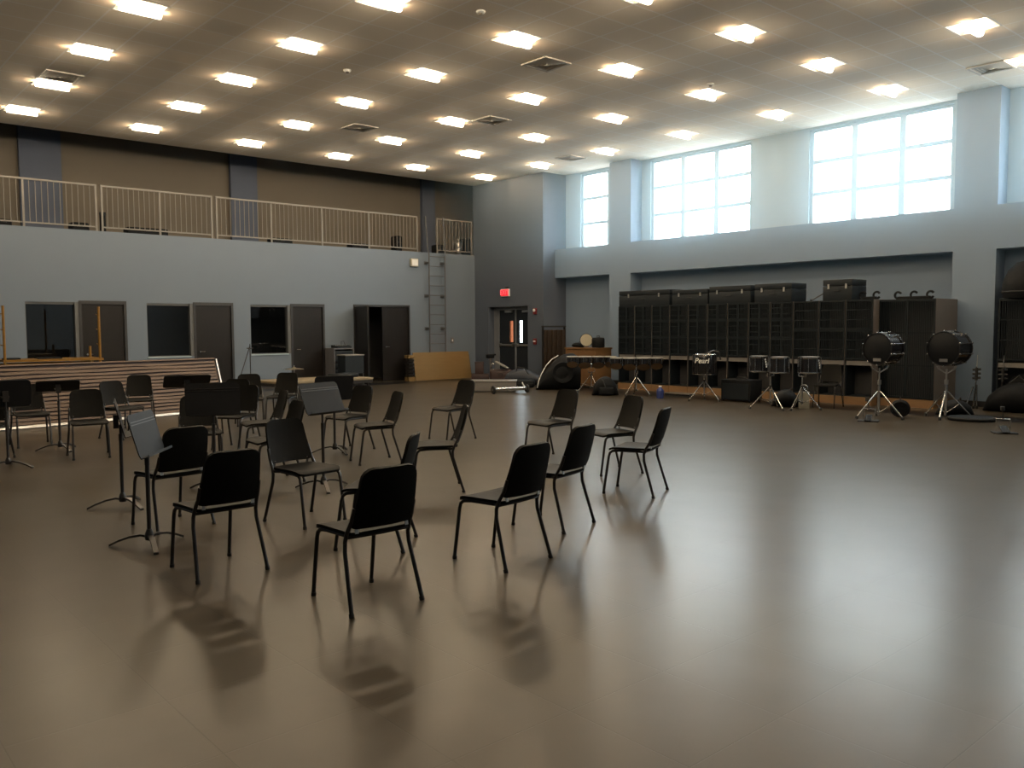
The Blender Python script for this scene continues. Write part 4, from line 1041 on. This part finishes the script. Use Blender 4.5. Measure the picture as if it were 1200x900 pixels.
def trunk(y1, y0, z, h, label, split=0):
    t = thing('road_case', label, 'case', (16.42, (y0 + y1) / 2, z), 0, group='black cases on top of the cabinets')
    L = y1 - y0
    m = MB(); m.b2(0, .6, -L / 2, L / 2, 0, h * .68, .01); m.build('body', M['trunk'], t)
    m = MB(); m.b2(0, .6, -L / 2, L / 2, h * .70, h, .01); m.build('lid', M['trunk'], t)
    for k in (-.3, .3):
        m = MB(); m.b2(-.012, 0, k * L - .02, k * L + .02, h * .55, h * .78); m.build('latch', M['steel'], t)
    m = MB(); m.tube([(-.005, -.07, h * .45), (-.03, -.06, h * .45), (-.03, .06, h * .45), (-.005, .07, h * .45)], .008, 6); m.build('handle', M['rubber'], t)
trunk(14.64, 13.03, 2.10, .38, 'long black case on the cabinets, leftmost')
trunk(12.95, 11.92, 2.10, .35, 'black case on the cabinets, second from the left')
trunk(11.88, 10.78, 2.10, .39, 'tall black case on the cabinets, third from the left')
trunk(10.68, 9.78, 2.10, .40, 'black case on the cabinets, fourth from the left')
trunk(9.07, 8.44, 2.10, .42, 'black case standing alone on the cabinets')
t = thing('mallet', 'thin dark stick propped against the lone black case on the cabinets', 'stick', (16.55, 9.10, 2.10))
m = MB(); m.tube([(0, .30, .012), (0, .0, .16)], .012, 8); m.build('shaft', M['tube'], t)
m = MB(); m.lathe([(0, -.02), (.02, -.015), (.022, .015), (0, .02)], 10, Matrix.Translation((0, .30, .022))); m.build('head', M['rubber'], t)
def horn_rack(x, y, n, L, label):
    t = thing('flag_holder', label, 'holder', (x, y, 2.10 if n == 2 else 2.09), 0, group='black ring holders on the cabinets')
    m = MB(); m.b2(-.05, .05, -L / 2, L / 2, 0, .06, .01); m.build('bar', M['bag'], t)
    for k in range(n):
        yy = -L / 2 + L * k / (n - 1); m = MB(); m.torus((0, yy, .085), .065, .022, Matrix.Rotation(R(90), 4, 'Y'), 20, R(-60), R(240)); m.build('ring', M['bag'], t)
horn_rack(16.62, 8.17, 2, .28, 'small black holder with two rings on the cabinets')
horn_rack(16.85, 7.40, 3, .62, 'black holder with three rings on the full-height cabinet')
t = thing('covered_tuba', 'large black covered instrument on the cabinet at the far right edge', 'instrument', (17.66, 5.70, 2.08))
m = MB(); m.lathe([(0, 0), (.36, 0), (.40, .10), (.39, .30), (.30, .52), (.16, .66), (0, .70)], 28); m.build('cover', M['bag'], t)
m = MB(); m.torus((0, 0, .12), .40, .014, None, 28); m.build('drawstring', M['rubber'], t)
t = thing('duffel_bag', 'large black bag lying at the foot of the far right cabinet', 'bag', (17.0, 5.62, 0), R(90))
m = MB(); mound(m, 1.05, .55, .62, f=lambda s: 1 - .25 * s); m.build('body', M['bag'], t)
m = MB(); m.tube([(-.15, -.15, .52), (0, -.2, .66), (.15, -.15, .5)], .014, 6); m.build('strap', M['rubber'], t)

# ------------------------------------------------------------------ things stored on the balcony
def bcase(x, l, h, label):
    t = thing('stored_case', label, 'case', (x, 22.25, ZT), 0, group='cases stored on the balcony')
    m = MB(); m.box((0, 0, h / 2), (l, .35, h), bev=min(.05, h * .3), seg=3); m.build('shell', M['bag'], t)
    m = MB(); m.tube([(-.06, -.17, h * .6), (-.05, -.2, h * .6), (.05, -.2, h * .6), (.06, -.17, h * .6)], .008, 6); m.build('handle', M['rubber'], t)
bcase(4.15, .35, .20, 'dark case on the balcony floor at the far left')
bcase(5.75, .40, .24, 'dark case on the balcony floor left of the first railing gap')
bcase(7.30, 1.0, .22, 'long flat dark case on the balcony right of the first railing gap')
bcase(10.9, .62, .20, 'dark case on the balcony above the third practice window')
bcase(13.4, .62, .20, 'dark case on the balcony above the open double doors')
bcase(14.75, .22, .52, 'narrow upright black case on the balcony left of the ladder')
bcase(16.35, .36, .34, 'dark case on the balcony just right of the ladder')
bcase(17.45, .30, .60, 'tall dark case on the balcony at the right end of the railing')
t = thing('narrow_post', 'dark narrow upright box on the balcony in the first railing gap', 'box', (6.25, 22.1, ZT))
m = MB(); m.b2(-.06, .06, -.05, .05, 0, .50, .01); m.build('body', M['bag'], t)
m = MB(); m.b2(-.065, .065, -.055, .055, .44, .52, .01); m.build('lid', M['trunk'], t)
t = thing('trophy', 'shiny metal trophy-like cylinder on the balcony behind the short railing', 'trophy', (16.98, 22.05, ZT))
m = MB(); m.lathe([(0, 0), (.12, 0), (.12, .06), (.08, .08)], 20); m.build('foot', M['dframe'], t)
m = MB(); m.lathe([(.08, .08), (.10, .14), (.10, .22), (.09, .24), (.11, .30), (.11, .40), (.08, .46), (.05, .5), (.06, .56), (0, .57)], 20); m.build('cup', M['steel'], t)

# ------------------------------------------------------------------ light and view
wd = bpy.data.worlds.new('World'); S.world = wd; wd.use_nodes = True
bg = wd.node_tree.nodes['Background']; bg.inputs[0].default_value = (0.86, 0.96, 1.0, 1); bg.inputs[1].default_value = WORLD
wn = wd.node_tree; wtc = node(wn, 'ShaderNodeTexCoord'); wsp = node(wn, 'ShaderNodeSeparateXYZ'); wn.links.new(wtc.outputs['Generated'], wsp.inputs[0])
wr = node(wn, 'ShaderNodeValToRGB'); wr.color_ramp.elements[0].position = .48; wr.color_ramp.elements[0].color = (0.17, 0.175, 0.17, 1); wr.color_ramp.elements[1].position = .52; wr.color_ramp.elements[1].color = (0.82, 0.95, 1.0, 1)
wm = node(wn, 'ShaderNodeMapRange'); wm.inputs['From Min'].default_value = -1; wn.links.new(wsp.outputs[2], wm.inputs['Value']); wn.links.new(wm.outputs[0], wr.inputs[0]); wn.links.new(wr.outputs[0], bg.inputs[0])
S.view_settings.view_transform = 'Standard'
try: S.view_settings.look = 'None'
except Exception: pass
S.view_settings.gamma = 1; S.view_settings.use_curve_mapping = False
S.view_settings.exposure = -0.6
S.cycles.use_denoising = True
try: S.cycles.denoiser = 'OPENIMAGEDENOISE'
except Exception: pass
S.cycles.max_bounces = 10; S.cycles.diffuse_bounces = 6; S.cycles.glossy_bounces = 4; S.cycles.transparent_max_bounces = 12
S.cycles.sample_clamp_indirect = 6.0; S.cycles.sample_clamp_direct = 20.0
S.cycles.caustics_reflective = False; S.cycles.caustics_refractive = False

# ------------------------------------------------------------------ scatter volume added to imitate lens glare around the windows
hz = bpy.data.materials.new('glare_scatter'); hz.use_nodes = True
nt = hz.node_tree; nt.nodes.clear()
vo = node(nt, 'ShaderNodeVolumeScatter'); vo.inputs['Color'].default_value = (0.52, 0.80, 1.0, 1); vo.inputs['Anisotropy'].default_value = 0.55
oo = node(nt, 'ShaderNodeOutputMaterial'); nt.links.new(vo.outputs[0], oo.inputs['Volume'])
tc = node(nt, 'ShaderNodeTexCoord'); sp = node(nt, 'ShaderNodeSeparateXYZ'); nt.links.new(tc.outputs['Object'], sp.inputs[0])
r1 = node(nt, 'ShaderNodeMapRange', interpolation_type='SMOOTHSTEP'); r1.inputs['From Min'].default_value = 15.2; r1.inputs['From Max'].default_value = 18.0
r2 = node(nt, 'ShaderNodeMapRange', interpolation_type='SMOOTHSTEP'); r2.inputs['From Min'].default_value = 2.4; r2.inputs['From Max'].default_value = 4.4
nt.links.new(sp.outputs[0], r1.inputs['Value']); nt.links.new(sp.outputs[2], r2.inputs['Value'])
m1 = node(nt, 'ShaderNodeMath', operation='MULTIPLY'); nt.links.new(r1.outputs[0], m1.inputs[0]); nt.links.new(r2.outputs[0], m1.inputs[1])
m2 = node(nt, 'ShaderNodeMath', operation='MULTIPLY'); nt.links.new(m1.outputs[0], m2.inputs[0]); m2.inputs[1].default_value = GLARE
nt.links.new(m2.outputs[0], vo.inputs['Density'])
mb = MB(); mb.b2(XL - .15, XW + .6, YR - .15, YM + .15, -.15, ZM + .05)
hb = mb.build('lens_glare', hz); hb['kind'] = 'stuff'; hb['label'] = 'added pale blue scatter imitating lens glare around the tall windows'; hb['category'] = 'lens_glare'
S.cycles.volume_bounces = 1
